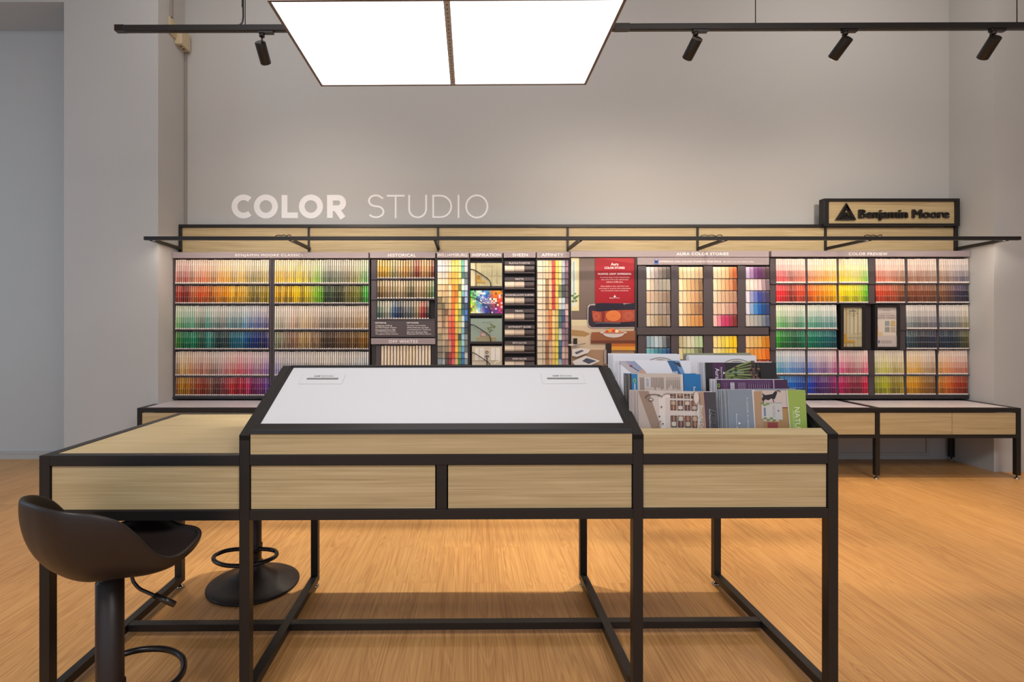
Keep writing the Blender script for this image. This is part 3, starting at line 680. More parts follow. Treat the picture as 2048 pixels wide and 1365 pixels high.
def bk3(a, x0, y0, x1, y1):
    a.rect(x0, y0, x1, y1, (142, 160, 150)); a.rect(x0+11, y0+36, x0+51, y1, (150, 145, 115)); a.rect(x0+11, y0+36, x0+51, y0+37.5, (176, 170, 140))
    a.line([(x0+38, y0+36), (x0+39, y0+24), (x0+43, y0+14)], .8, (80, 90, 50))
    for q in ((36, 22), (40, 18), (44, 14), (46, 18), (38, 26), (42, 24), (48, 16), (35, 19), (41, 12)): a.ell(x0+q[0], y0+q[1], 2.2, 1.3, (96, 110, 44), 8)
    a.rect(x0+20, y0+27, x0+32, y0+36, (165, 130, 120)); a.rect(x0+22, y0+29, x0+30, y0+35, (190, 170, 160))
    a.text('FRESH PALETTE', x0+23, y0+6.5, x0+42, y0+9, (100, 115, 108))
def bk4(a, x0, y0, x1, y1):
    a.rect(x0, y0, x1, y1, (200, 190, 172)); a.rect(x0+6, y0+3, x0+24, y0+28, (222, 222, 215)); a.rect(x0+38, y0+3, x0+56, y0+28, (222, 222, 215))
    a.rect(x0+14, y0+3, x0+15, y0+28, (180, 172, 155)); a.rect(x0+46, y0+3, x0+47, y0+28, (180, 172, 155)); a.rect(x0, y0+28, x1, y0+30, (176, 165, 145))
    a.ell(x0+30, y0+12, 3, 3, (60, 45, 50)); a.ell(x0+30, y0+12, 1.5, 1.5, (200, 190, 180)); a.poly([(x0+27, y0+18), (x0+33, y0+18), (x0+35, y0+22), (x0+25, y0+22)], (90, 95, 120)); a.rect(x0+29, y0+22, x0+31, y1-4, (50, 45, 50))
    a.line([(x0+45, y0+35), (x0+49, y0+30), (x0+52, y0+32), (x0+55, y0+27), (x0+57, y0+29)], 1.6, (240, 238, 232)); a.rect(x0, y0+38, x1, y1, (185, 172, 150))
    a.text('INTERIORS', x0+18, y0+6, x0+44, y0+8.5, (230, 226, 214))
booklet(BY[0][0], BY[0][1], bk1, 'top booklet showing a yellow chair before cream panelled doors')
booklet(BY[1][0]-.8, BY[1][1]+.6, bk2, 'booklet covered in small rainbow squares, second in the black rack', 941, 1005)
booklet(BY[2][0], BY[2][1], bk3, 'booklet showing a green sprig above a low sage dresser')
booklet(BY[3][0], BY[3][1], bk4, 'booklet showing two pale windows and a blue desk lamp', 944)

# ---- sheen rack
rs = rack('black rack of seven little sheen sample trays', 1005.5, 1072.5)
header(rs, 1007.3, 1071, 504, 516, 'SHEEN', (1025, 1055.5), (507, 513), .01, 1.1)
for i, (t, hw) in enumerate((('FLAT/ULTI-MATTE', 20.5), ('MATTE', 8), ('EGGSHELL/LOW LUSTRE', 28), ('PEARL', 8), ('SATIN/SOFT GLOSS', 22.5), ('SEMI-GLOSS', 14), ('HIGH GLOSS', 14))):
    y0 = 523+i*31.9
    u = MB().prism([(X(1010.5, RD), Z(y0, RD)), (X(1067.5, RD), Z(y0, RD)), (X(1068.8, RD), Z(y0+2, RD)), (X(1068.8, RD), Z(y0+7, RD)), (X(1009.2, RD), Z(y0+7, RD)), (X(1009.2, RD), Z(y0+2, RD))], RD-.016, BK, 'y').build('tray_title', M['charcoal'], rs)
    a = wall_art(RD-.016); cx = 1039; a.text(t, cx-hw, y0+2, cx+hw, y0+5.2, WH, .008); a.build('lettering', M['letter'], u)
    rackbox(rs, 'tray_lip', 1009, 1069, y0+21.5, y0+24.5, RD-.014, BK, 'charcoal', .001)
    tr = MB()
    gl = i/6
    for k, c in enumerate(((226, 212, 190), (205, 188, 172), (74, 66, 68))):
        x0 = 1009.5+k*19.9; x1 = x0+19.2
        lt = mix(c, (255, 250, 240), .25+.2*gl) if k < 2 else mix(c, (130, 120, 120), .4*gl)
        prof = [(y0+7, .008), (y0+10, -.004), (y0+16, -.008), (y0+19, -.004), (y0+21.3, .01)]
        for (ya, da), (yb, db) in zip(prof, prof[1:]):
            tr.face([(X(x0, RD), RD+db, Z(yb, RD)), (X(x1, RD), RD+db, Z(yb, RD)), (X(x1, RD), RD+da, Z(ya, RD)), (X(x0, RD), RD+da, Z(ya, RD))], c)
    tr.build('sample_tiles', M['sample'], rs)

# ---- poster and card racks right of it
rp = rack('rack frame with framed poster bay and four groups of colour cards', 1140, 1539)
header(rp, 1140.5, 1536.5, 502.5, 514.8, 'AURA COLOR STORIES', (1353, 1457), (505.3, 511), .012, 1.1)
rackbox(rp, 'divider', 1269.5, 1273.5, 515, 797, RD-.004, BK, 'rackblack')
o = MB().box(X(1142.6, RD), X(1269.3, RD), RD+.012, RD+.02, Z(792, RD), Z(516, RD)).build('poster', M['page'])
tag(o, 'tall poster of a dark sofa and coffee table with a red banner', 'poster')
a = wall_art(RD+.0115)
a.rect(1142.6, 516, 1269.3, 792, (110, 96, 90))
a.rect(1142.6, 516, 1158, 622, (214, 206, 158)); a.rect(1143, 521, 1153, 614, (206, 212, 200)); a.rect(1146, 524, 1149, 600, (150, 180, 175))
for q in ((1145, 592, 3), (1149, 597, 3.5), (1146, 603, 3), (1153, 594, 3), (1157, 592, 2), (1150, 588, 2), (1159, 597, 1.5), (1152, 602, 2.5)): a.ell(q[0], q[1], q[2], q[2]*.8, (84, 120, 60), 8)
a.rect(1142.6, 640, 1200, 652, (205, 196, 164)); a.rect(1142.6, 652, 1269.3, 701, (196, 180, 156)); 
a.poly([(1143, 660), (1165, 662), (1181, 668), (1170, 674), (1143, 672)], (160, 128, 84))
a.rect(1142.6, 700, 1269.3, 792, (158, 130, 106))
for i in range(45): a.k = 12; a.rect(1142.6, 701+i*2, 1269.3, 701.8+i*2, (138, 112, 92))
a.k = 14
a.rect(1190, 516, 1269.3, 607, (150, 16, 34)); a.poly([(1190, 516), (1269.3, 516), (1269.3, 528)], (165, 44, 50))
a.text('Aura', 1221.5, 526, 1236.5, 531.5, (245, 235, 235), .01); a.text('COLOR STORIES', 1208.5, 534, 1249, 538.3, (245, 235, 235), .012)
a.text('NUANCE. LIGHT. EXPRESSION.', 1195.5, 546.5, 1262.5, 550.2, (245, 235, 235), .012)
for i, (t, hw) in enumerate([("A stunning range of color characteristics", 29.5), ("that come to life in the sophisticated", 27), ("collection of 240 colors.", 17), ("", 0), ("Only available in Aura, with Color Lock", 28), ("technology for premium color performance", 31.5), ("and unsurpassed surface smoothness.", 27.5)]):
    if t: a.text(t, 1229-hw, 553.8+i*4.45, 1229+hw, 557.0+i*4.45, (236, 196, 196), .002)
a.poly([(1229, 590.5), (1231.5, 594.6), (1226.5, 594.6)], (245, 235, 235)); a.text('Benjamin Moore', 1219, 595.4, 1238.5, 598, (245, 235, 235), .02)
# sofa
a.poly([(1174.5, 614), (1178, 609.5), (1190, 608), (1269.3, 607), (1269.3, 656.5), (1182, 657), (1176, 653), (1174, 645)], (168, 158, 158))
a.poly([(1176.5, 616), (1180, 611.5), (1269.3, 608.5), (1269.3, 654.5), (1183, 655), (1177.5, 651), (1176, 645)], (46, 36, 48))
a.poly([(1190, 608), (1205, 606.5), (1246, 607.5), (1249, 624), (1192, 626)], (30, 26, 44)); a.poly([(1250, 608.5), (1269.3, 606.5), (1269.3, 624), (1251, 624)], (34, 30, 48))
a.poly([(1188, 649), (1196, 645.5), (1252, 646.5), (1262, 650), (1255, 654), (1190, 654)], (28, 25, 42)); a.line([(1190, 647), (1200, 646), (1240, 647)], .8, (150, 150, 165))
a.poly([(1183, 622), (1200, 624), (1230, 621), (1269.3, 620), (1269.3, 643), (1240, 645), (1200, 644), (1186, 643.5), (1184, 632)], (164, 72, 52)); a.ell(1226, 632, 15, 11, (206, 112, 56)); a.poly([(1202, 623), (1210, 622.5), (1208, 644.5), (1203, 644)], (120, 44, 38)); a.rect(1241, 621.5, 1242, 644, (130, 50, 40))
for r_ in (11, 8, 5): a.line(arc(1226, 632, r_*1.25, r_*.85, 0, 360, 18), .35, (230, 165, 110))
for r_ in (6.5, 4): a.line(arc(1192, 633, r_, r_, 0, 360, 14), .35, (220, 150, 125))
for r_ in (8, 5.5, 3): a.line(arc(1256, 632, r_*1.2, r_, 0, 360, 14), .35, (220, 150, 125))
# coffee table, bowl, papers
a.rect(1222, 687, 1269.3, 701, (206, 146, 50)); a.rect(1222, 685, 1269.3, 693, (176, 98, 46))
a.rect(1211, 686, 1222, 728, (44, 34, 34)); a.rect(1207, 700, 1212, 728, (150, 145, 145))
a.poly([(1182, 665), (1269.3, 662), (1269.3, 682), (1181, 682)], (146, 92, 62)); a.rect(1181, 681, 1269.3, 687, (104, 58, 42))
for i in range(5): a.line([(1182, 667+i*3), (1269, 665+i*3.2)], .3, (118, 72, 48))
a.ell(1226, 665.5, 27, 3.2, (205, 200, 200)); a.ell(1226, 667, 21, 8.5, (196, 190, 190), 20, 0, 180); a.ell(1226, 665.5, 22, 2.6, (160, 120, 100))
for q in ((1213, 663.5, 3.5, (200, 70, 40)), (1219, 661.5, 4, (225, 150, 70)), (1226, 662, 4, (210, 60, 40)), (1232, 663, 3.6, (235, 215, 180)), (1238, 664, 3, (215, 120, 60)), (1223, 658.8, 3, (230, 120, 60))): a.ell(q[0], q[1], q[2], q[2]*.8, q[3], 10)
a.ell(1149, 690, 14, 2.4, (190, 185, 180)); a.rect(1145.5, 677, 1153.5, 689, (40, 36, 42)); a.line([(1144, 693), (1170, 687)], 1, (60, 55, 60))
a.poly([(1143, 699), (1158, 696), (1180, 699), (1175, 706), (1152, 714), (1143, 712)], (206, 204, 204)); a.poly([(1148, 705), (1162, 700), (1167, 702), (1152, 709)], (90, 92, 105))
a.poly([(1143, 723), (1170, 711.5), (1199, 722), (1181, 730), (1150, 732)], (206, 206, 208)); a.poly([(1163, 722), (1172, 716), (1192, 722), (1176, 728)], (70, 78, 98))
a.build('poster_print', M['poster'], o)
# aura card racks
header(rp, 1274, 1537, 515.8, 530.3, 'EXPERIENCE AURA COLOUR STORIES IN YOUR SPACE.', (1319, 1443), (521.8, 525.2), .012, 1.0)
a = wall_art(RD-.0121); a.text('Ask about Aura pint samples today.', 1446, 522, 1508, 526, (236, 232, 232), .004)
a.rect(1308.5, 518.5, 1316.5, 529, (70, 100, 170)); a.rect(1309.5, 522, 1315.5, 526, (30, 40, 80)); a.rect(1310.5, 519, 1314.5, 520.5, (190, 200, 225))
a.build('strip_print', M['print'], rp)
GX = [(1293, 1341), (1358, 1406), (1426.7, 1474.5), (1492, 1540)]
prev = 1275
for i, (g0, g1) in enumerate(GX):
    rackbox(rp, 'side_panel', prev+1.5, g0-1, 531, 655, RD+.004, BK, 'charcoal'); rackbox(rp, 'side_panel', prev+1.5, g0-1, 671, 796, RD+.004, BK, 'charcoal')
    rackbox(rp, 'card_holder', g0-.8, g1+.3, 532.5, 655, RD+.022, BK, 'charcoal'); rackbox(rp, 'card_holder', g0-.8, g1+.3, 671.5, 796, RD+.022, BK, 'charcoal')
    prev = g1
rackbox(rp, 'middle_bar', 1274, 1537, 655.3, 670, RD-.006, BK, 'charcoal', .001)
AU = [[((235, 225, 215), (150, 140, 135), (90, 80, 72)), ((225, 205, 180), (140, 135, 125), (150, 145, 130)), ((190, 165, 140), (160, 140, 120), (130, 110, 95)), ((200, 180, 155), (160, 150, 140), (130, 115, 105)), ((195, 185, 160), (160, 140, 110), (140, 125, 110)), ((140, 170, 185), (185, 205, 215), (50, 50, 58)), ((110, 180, 190), (60, 130, 150), (20, 70, 130)), ((60, 110, 130), (60, 120, 150), (30, 60, 90))],
      [((240, 220, 170), (240, 225, 180), (200, 170, 130)), ((240, 210, 160), (200, 160, 110), (130, 100, 65)), ((225, 200, 160), (225, 180, 130), (140, 105, 70)), ((235, 215, 180), (190, 150, 100), (130, 90, 60)), ((230, 205, 160), (210, 160, 100), (190, 125, 60)), ((190, 180, 140), (215, 215, 190), (160, 190, 140)), ((210, 200, 150), (190, 200, 150), (100, 110, 80)), ((190, 190, 120), (140, 160, 90), (80, 100, 60))],
      [((245, 225, 190), (245, 215, 160), (190, 90, 35)), ((240, 210, 170), (225, 170, 120), (160, 90, 50)), ((225, 205, 180), (190, 150, 115), (160, 120, 95)), ((225, 200, 175), (200, 165, 145), (170, 120, 110)), ((230, 190, 180), (195, 40, 100), (120, 45, 40)), ((240, 220, 150), (235, 215, 80), (230, 190, 0)), ((240, 225, 160), (235, 215, 90), (235, 190, 20)), ((240, 210, 90), (235, 190, 50), (220, 160, 20))],
      [((200, 185, 215), (105, 40, 110), (80, 55, 60)), ((225, 210, 195), (215, 190, 190), (120, 100, 110)), ((210, 205, 215), (50, 70, 160), (70, 60, 90)), ((200, 200, 215), (30, 110, 190), (30, 50, 100)), ((190, 185, 180), (160, 165, 165), (90, 100, 125)), ((225, 190, 130), (225, 180, 100), (200, 120, 10)), ((225, 170, 90), (225, 140, 50), (225, 110, 20)), ((220, 130, 60), (210, 90, 40), (190, 60, 30))]]
GN = ['first', 'second', 'third', 'fourth']
for g, (g0, g1) in enumerate(GX):
    for r in range(8):
        y0 = 533.8+r*24.0 if r < 5 else 672+(r-5)*24.4
        if y0 > 725: continue
        for k in range(6):
            c = stops([AU[g][r][0], AU[g][r][1], AU[g][r][2]], k/5); j = random.uniform(-10, 10); c = tuple(max(4, min(250, v+j)) for v in c); pw = (g1-g0)/6
            card(g0+k*pw, g0+(k+1)*pw, y0, y0+23.6, c, '%s colour card, column %d, row %d, %s card group right of the poster' % (cname(c), k+1, r+1, GN[g]), group='cards in the %s group right of the poster' % GN[g])

# ---- colour preview rack
rv = rack('large rack of bright colour strips at the far right around two framed boards', 1540, 1940)
header(rv, 1541.3, 1937.5, 502.3, 514, 'COLOR PREVIEW', (1697.3, 1775), (505.3, 511), .012, 1.1)
PX = [(1553.4, 1612), (1616.6, 1674.8), (1679.2, 1737.5), (1753.2, 1811.3), (1817, 1874.8), (1880, 1939)]
PR = [(517.7, 566.2, 1), (568.8, 605.7, 0), (610, 658.2, 1), (660.8, 698.2, 0), (701.2, 749.3, 1), (752.6, 789.6, 0)]
PC = [[[(225, 35, 45), (215, 40, 45), (140, 50, 40), (205, 70, 45), (215, 70, 40)], [(215, 85, 30), (225, 125, 20), (235, 155, 15), (240, 185, 10)], [(248, 210, 0), (228, 220, 20), (200, 205, 40), (90, 190, 40)], [(205, 65, 35), (185, 75, 45), (120, 75, 45)], [(130, 68, 40), (125, 68, 45), (110, 70, 45)], [(135, 85, 50), (100, 70, 60), (60, 50, 75), (45, 45, 62)]],
      [[(50, 165, 45), (40, 120, 60), (30, 90, 60), (15, 125, 85)], [(5, 120, 85), (10, 95, 90), (20, 85, 105)], None, None, [(60, 85, 95), (45, 50, 60), (50, 55, 78)], [(40, 55, 75), (35, 50, 65), (95, 90, 45)]],
      [[(15, 120, 160), (20, 95, 185), (25, 60, 150)], [(5, 65, 195), (70, 40, 120), (90, 50, 110), (165, 25, 100)], [(205, 15, 100), (150, 40, 65), (130, 45, 60), (220, 20, 65)], [(140, 140, 60), (185, 185, 30), (150, 130, 50), (170, 150, 50)], [(220, 155, 25), (220, 150, 20), (150, 100, 40), (130, 85, 45)], [(190, 125, 40), (225, 110, 30), (170, 55, 25), (150, 50, 25)]]]
items = []
CN = ['first', 'second', 'third', 'fourth', 'fifth', 'sixth']
for ri, (y0, y1, tall) in enumerate(PR):
    for c in range(6):
        S = PC[ri//2][c]
        if S is None: continue
        a0, a1 = PX[c]
        if ri in (2, 3) and c == 4: a0, a1 = 1814.5, 1874.8
        if ri in (4, 5) and c >= 3: a0 -= 2; a1 -= 2
        n = 13; pw = (a1-a0)/n
        for i in range(n):
            d = stops(S, (i+.5)/n)
            vis = .3 if (ri == 5 and c == 0) or (ri == 4 and c == 0) else 1
            items.append(dict(px=a0+i*pw, w=pw, y0=y0, y1=y1, bands=gen_bands(d, tall), jit=random.uniform(-.3, .4), area=(y1-y0)*vis,
                label='%s%s colour strip, %s from left, column %d, %s row, far right rack' % ('pale ' if tall and cname(d).split()[0] != 'pale' else '', cname(d), nth(i+1), c+1, RN[ri]),
                group='colour strips in the far right rack'))
place_strips(items, None, 'colour_strip', 'colour chip', 300, 'mass of bright colour strips in the shorter rows of the far right rack', fullw=True)
for ri, (y0, y1, t) in enumerate(PR):
    if ri in (2, 3): segs = [(1541.5, 1676), (1797, 1939)]
    else: segs = [(1541.5, 1737.5), (1738.5, 1939)]
    for s0, s1 in segs: rackbox(rv, 'shelf', s0, s1, y1+.3, y1+2.2, RD-.004, BK, 'charcoal')
for s0, s1, y0, y1 in ((1541.5, 1552.6, 517, 792), (1738.5, 1751, 517, 607), (1798, 1812, 608, 699), (1738.5, 1749.5, 701, 792), (1612.6, 1616, 517, 792), (1675.4, 1678.6, 517, 606), (1675.4, 1678.6, 701, 792), (1812, 1816.4, 517, 606), (1875.3, 1879.4, 517, 792), (1810, 1814.2, 701, 792)):
    rackbox(rv, 'side_panel', s0, s1, y0, y1, RD+.010, BK, 'charcoal')
rackbox(rv, 'bottom_rail', 1541, 1939, 792.5, 798, RD+.005, BK, 'rackblack')
flush_strips(); flush_cards()
def board(px0, px1, label, fn):
    r = empty('framed_board', (X((px0+px1)/2, RD), RD, Z(699, RD)), label=label, cat='framed board')
    mb = MB(); D0, D1 = RD-.018, RD+.02
    for q in ((px0, px1, 610, 615), (px0, px1, 694, 698.5), (px0, px0+5.5, 615, 694), (px1-5, px1, 615, 694)): mb.box(X(q[0], RD), X(q[1], RD), D0, D1, Z(q[3], RD), Z(q[2], RD))
    mb.build('frame', M['gloss'], r, bevel=.001)
    a = wall_art(RD); a.rect(px0+5.5, 615, px1-5, 694, (200, 200, 200)); fn(a, px0+5.5, 615, px1-5, 694); a.build('print', M['poster'], r)
def fb1(a, x0, y0, x1, y1):
    a.rect(x0, y0, x1, y1, (178, 170, 142)); a.rect(x0, y0, x0+9, y1, (160, 142, 108)); a.rect(x0+3, y0, x0+5, y1, (192, 178, 142))
    for q in (14, 22, 30): a.rect(x0+q, y0, x0+q+.6, y1, (146, 140, 116)); a.rect(x0+q+1.4, y0+3, x0+q+6, y0+52, (188, 181, 154))
    a.rect(x0+9, y0+60, x1, y0+61, (146, 140, 116))
    a.poly([(x0+1, y0+54), (x0+7, y0+54), (x0+9, y0+66), (x0+24, y0+67), (x0+25, y0+71), (x0+1, y0+71)], (178, 138, 50)); 
    for q in (1, 6, 22): a.rect(x0+q, y0+71, x0+q+1.2, y1, (178, 138, 50))
    a.rect(x0+12, y0+7, x0+26, y0+8.2, (90, 90, 80)); a.poly([(x0+19, y0+4), (x0+20.5, y0+6.5), (x0+17.5, y0+6.5)], (90, 90, 80))
    a.text('COLOR OF THE', x0+8, y0+11.5, x0+30, y0+14, (120, 116, 98)); a.text('YEAR', x0+15, y0+15.5, x0+24, y0+18, (120, 116, 98))
def fb2(a, x0, y0, x1, y1):
    a.rect(x0, y0, x1, y1, (196, 188, 184)); a.rect(x0, y0+25, x1, y0+58, (208, 200, 190))
    a.text('Benjamin Moore', x0+13, y0+5, x0+27, y0+7.2, (60, 56, 56), .01); a.text('PINT SAMPLES', x0+10, y0+11.5, x0+30, y0+13, (120, 112, 110))
    a.text('TAKE YOURS', x0+4, y0+14.8, x0+36, y0+18, (110, 102, 100)); a.text('HOME TODAY!', x0+2.5, y0+19.5, x1-2, y0+22.8, (110, 102, 100))
    for q in ((17, 27.5, (140, 150, 148)), (28.5, 27.5, (190, 168, 120)), (17, 39.5, (142, 146, 140)), (28.5, 39.5, (176, 164, 148))): a.rect(x0+q[0], y0+q[1], x0+q[0]+9, y0+q[1]+9.5, q[2])
    a.poly([(x0+1, y0+36), (x0+3.5, y0+36), (x0+4.5, y0+50), (x0+12, y0+50), (x0+12, y0+57), (x0+1, y0+57)], (206, 180, 140)); a.rect(x0, y0+57, x1, y1, (190, 182, 180)); a.rect(x0+3, y0+66, x0+6, y0+72, (90, 100, 130))
    for q in range(3): a.rect(x0+8, y0+66.5+q*2.2, x0+30, y0+67.2+q*2.2, (140, 132, 130))
board(1679.6, 1728.5, 'black-framed board showing a yellow chair, left of the pair', fb1)
board(1747, 1797.5, 'black-framed board with four muted swatches, right of the pair', fb2)
rackbox(rv, 'side_panel', 1728.5, 1747, 608, 700, RD+.03, BK, 'rackblack')

# ------------------------------------------------------------------ low bench along the wall
BD = 4.655; zt = .628; t = .038
bn = empty('wall_bench', (X(1162, BD), (BD+WD)/2, 0), label='long low bench with pale top and oak drawers under the racks', cat='bench')
bx0, bx1 = X(274, BD), 4.794+.038
div = [X(274, BD), X(767, BD), X(1260, BD), X(1751.5, BD), 4.794]
back = WD-.03
for i, x in enumerate(div):
    for yv in (BD, back-t):
        l = MB().box(x, x+t, yv, yv+t, .035, zt-t).build('leg', M['black'], bn, bevel=.002)
        MB().lathe([(0, .034), (.006, .034), (.006, .016), (.014, .013), (.019, .005), (.019, 0), (0, 0)], x+t/2, yv+t/2, 20).build('foot', M['chrome'], l)
    MB().box(x, x+t*(1.6 if i not in (0, 4) else 1), BD+t, back-t, zt-t, zt).build('top_crossbar', M['black'], bn, bevel=.001)
MB().box(bx0, bx1, BD, BD+t, zt-t, zt).build('front_top_rail', M['black'], bn, bevel=.002)
MB().box(bx0, bx1, back-t, back, zt-t, zt).build('back_top_rail', M['black'], bn, bevel=.002)
for i in range(4):
    x0, x1 = div[i]+t, div[i+1]; k = t*.6 if i else 0
    MB().box(x0+k, x1, BD+t+.002, back-t-.002, zt-.03, zt-.004).build('bench_top', M['desk'], bn)
    MB().box(x0, x1, BD, BD+.03, Z(877, BD), Z(870.5, BD)).build('lower_rail', M['black'], bn)
    xm = X(1905.5, BD) if i == 3 else (x0+x1)/2
    for a0, a1 in ((x0+.003, xm-.002), (xm+.002, x1-.003)):
        d = MB().box(a0, a1, BD+.006, BD+.024, Z(870, BD), Z(826.5, BD)).build('drawer', M['oak'], bn, bevel=.001)
        MB().box(a0+.01, a1-.01, BD+.024, back-t-.02, Z(870, BD), Z(832, BD)).build('drawer_box', M['rackblack'], d)

# ------------------------------------------------------------------ display island (table + sloped console + brochure bin)
TH = .011; T0 = (-.0213, 1.876)
isl = empty('display_island', (T0[0], T0[1], 0), TH, label='black-framed oak display island with sloped white console and brochure bin', cat='display table')
t = .036; DEP = .903
U = [-1.4945, -.796, .5974, 1.2963]          # left edges of the four upright frames
ZT, ZR, ZB = .900, .706, .6695               # table top, underside of drawers, underside of lower rail
PK, ZF = DEP/2, .971; ZP = 1.181
SL_ = (ZP-ZF)/PK
def lb_(mb, name, m, parent=isl, **k): return mb.build(name, M[m], parent, local=True, **k)
for i, u in enumerate(U):
    top = ZT if i == 0 else ZF
    for v in (0, DEP-t):
        l = lb_(MB().box(u, u+t, v, v+t, .028, top), 'leg', 'black', bevel=.0015)
        lb_(MB().lathe([(0, .03), (.007, .03), (.007, .018), (.013, .015), (.020, .006), (.021, 0), (0, 0)], u+t/2, v+t/2, 24), 'foot', 'chrome', l)
    lb_(MB().box(u, u+t, t, DEP-t, .028, .062), 'bottom_rail', 'black', bevel=.0015)
    lb_(MB().box(u, u+t, t, DEP-t, ZB, ZB+t), 'side_rail', 'black')
    if i == 0: lb_(MB().box(u, u+t, t, DEP-t, ZT-t, ZT), 'side_rail', 'black', bevel=.0015)
    else:
        # gable shaped top bars
        th = .034
        lb_(MB().prism([(0, ZF), (PK, ZP), (DEP, ZF), (DEP, ZF-.02), (DEP-t, ZF-.02), (PK, ZP-th*1.1), (t, ZF-.02), (0, ZF-.02)], u, u+t, 'x'), 'gable_bar', 'black', bevel=.0015)
for i in range(3):
    a, b = U[i]+t, U[i+1]
    lb_(MB().box(a, b, 0, t, ZT-t, ZT), 'front_rail', 'black', bevel=.0015)
    lb_(MB().box(a, b, 0, t, ZB, ZB+t), 'front_rail', 'black', bevel=.0015)
    lb_(MB().box(a, b, DEP-t, DEP, ZT-t, ZT), 'back_rail', 'black', bevel=.0015)
    lb_(MB().box(a, b, DEP-t, DEP, ZB, ZB+t), 'back_rail', 'black', bevel=.0015)
    lb_(MB().box(a-(0 if i == 0 else t*.0), b, PK-.019, PK+.019, .030, .060), 'floor_stretcher', 'black', bevel=.0015)
    lb_(MB().box(a, b, DEP-.022, DEP-.008, ZB+t, ZT-t), 'back_panel', 'oak')
    lb_(MB().box(a, b, .04, DEP-.04, ZB+t*.5, ZB+t*.5+.01), 'cabinet_floor', 'rackblack')
def drawer(a, b):
    d = lb_(MB().box(a+.0025, b-.0025, .008, .026, ZB+t+.001, ZT-t-.003), 'drawer', 'oak', bevel=.0012)
    lb_(MB().box(a+.012, b-.012, .026, .40, ZB+t+.012, ZT-t-.015), 'drawer_box', 'rackblack', d)
drawer(U[0]+t, U[1]); drawer(U[2]+t, U[3])
um = (873-930)/565.*1.0; umr = (893.5-930)/565.
um, umr = -.1010, -.0645
drawer(U[1]+t, um-.002); drawer(umr+.002, U[2])
lb_(MB().box(um, umr, .004, t, ZB+t, ZT-t), 'centre_post', 'black')
# left wing top
lb_(MB().box(U[0]+t, U[1], t, DEP-t, ZT-.02, ZT-.002), 'table_top', 'oak')
# console
a, b = U[1]+t, U[2]
lb_(MB().box(a+.002, b-.002, .004, .022, ZT+.001, ZF+.004), 'console_front', 'oak', bevel=.001)
lb_(MB().box(a+.002, b-.002, DEP-.022, DEP-.004, ZT+.001, ZF+.004), 'console_back', 'oak', bevel=.001)
w0 = .085
def sp(u, w, h=0):      # point on the front slope, w 0..1, h off the surface
    n = math.hypot(1, SL_); return (u, PK*w-SL_*h/n, ZF+(ZP-ZF)*w+h/n)
lb_(MB().prism([(PK*w0, ZF+(ZP-ZF)*w0-.004), (PK, ZP-.004), (PK, ZP-.02), (PK*w0, ZF+(ZP-ZF)*w0-.02)], a+.014, b-.014, 'x'), 'console_panel', 'white')
lb_(MB().prism([(DEP-PK*w0, ZF+(ZP-ZF)*w0-.004), (DEP-PK, ZP-.004), (DEP-PK, ZP-.02), (DEP-PK*w0, ZF+(ZP-ZF)*w0-.02)], a+.014, b-.014, 'x'), 'console_panel', 'white')
cp = [o for o in isl.children if o.name.startswith('console_panel')][0]
for e in ((a, a+.0135), (b-.0135, b)):
    lb_(MB().prism([(.01, ZF+.003), (PK, ZP-.002), (PK, ZP-.02), (.01, ZF-.015)], e[0], e[1], 'x'), 'console_edge', 'black')
lb_(MB().box(a, b, PK-.010, PK+.010, ZP-.028, ZP+.0015), 'ridge_bar', 'black', bevel=.001)
# black ledge along the bottom of the slope
lb_(MB().prism([(.000, ZF-.001+.004), (.004, ZF+.018), (.012, ZF+.022), (.036, ZF+.034), (.040, ZF+.026), (.040, ZF+.006), (.012, ZF-.006+.006)], a+.001, b-.003, 'x'), 'front_ledge', 'black', bevel=.001)
for uc in (-.598, .412):
    hw = .090
    def ar(u0, w0_, u1, w1_, h, name, m, parent):
        o_ = MB(); o_.mesh([sp(u0, w0_, h), sp(u1, w0_, h), sp(u1, w1_, h), sp(u0, w1_, h), sp(u0, w0_, h-.003), sp(u1, w0_, h-.003), sp(u1, w1_, h-.003), sp(u0, w1_, h-.003)],
            [(0, 1, 2, 3), (7, 6, 5, 4), (0, 4, 5, 1), (1, 5, 6, 2), (2, 6, 7, 3), (3, 7, 4, 0)]); return lb_(o_, name, m, parent)
    p = ar(uc-hw, .700, uc+hw, .865, -.0030, 'chip_return_plate', 'outline', cp)
    ar(uc-hw+.0012, .7025, uc+hw-.0012, .8625, -.0026, 'plate_face', 'white', cp)
    ar(uc-.066, .770, uc+.066, .797, -.0020, 'return_slot', 'slot', cp)
    O = Vector(sp(uc, .815, -.0022)); n_ = math.hypot(1, SL_); Vv = Vector((0, -1/n_, -SL_/n_))
    ar_ = Art(O, (1, 0, 0), Vv, (0, -SL_, 1), .0001)
    ar_.text('CHIP', -.040, -.011, -.013, 0, (70, 70, 74), .03); ar_.text('RETURN', -.008, -.011, .042, 0, (120, 120, 124), .0)
    ar_.build('lettering', M['print'], cp, local=True)
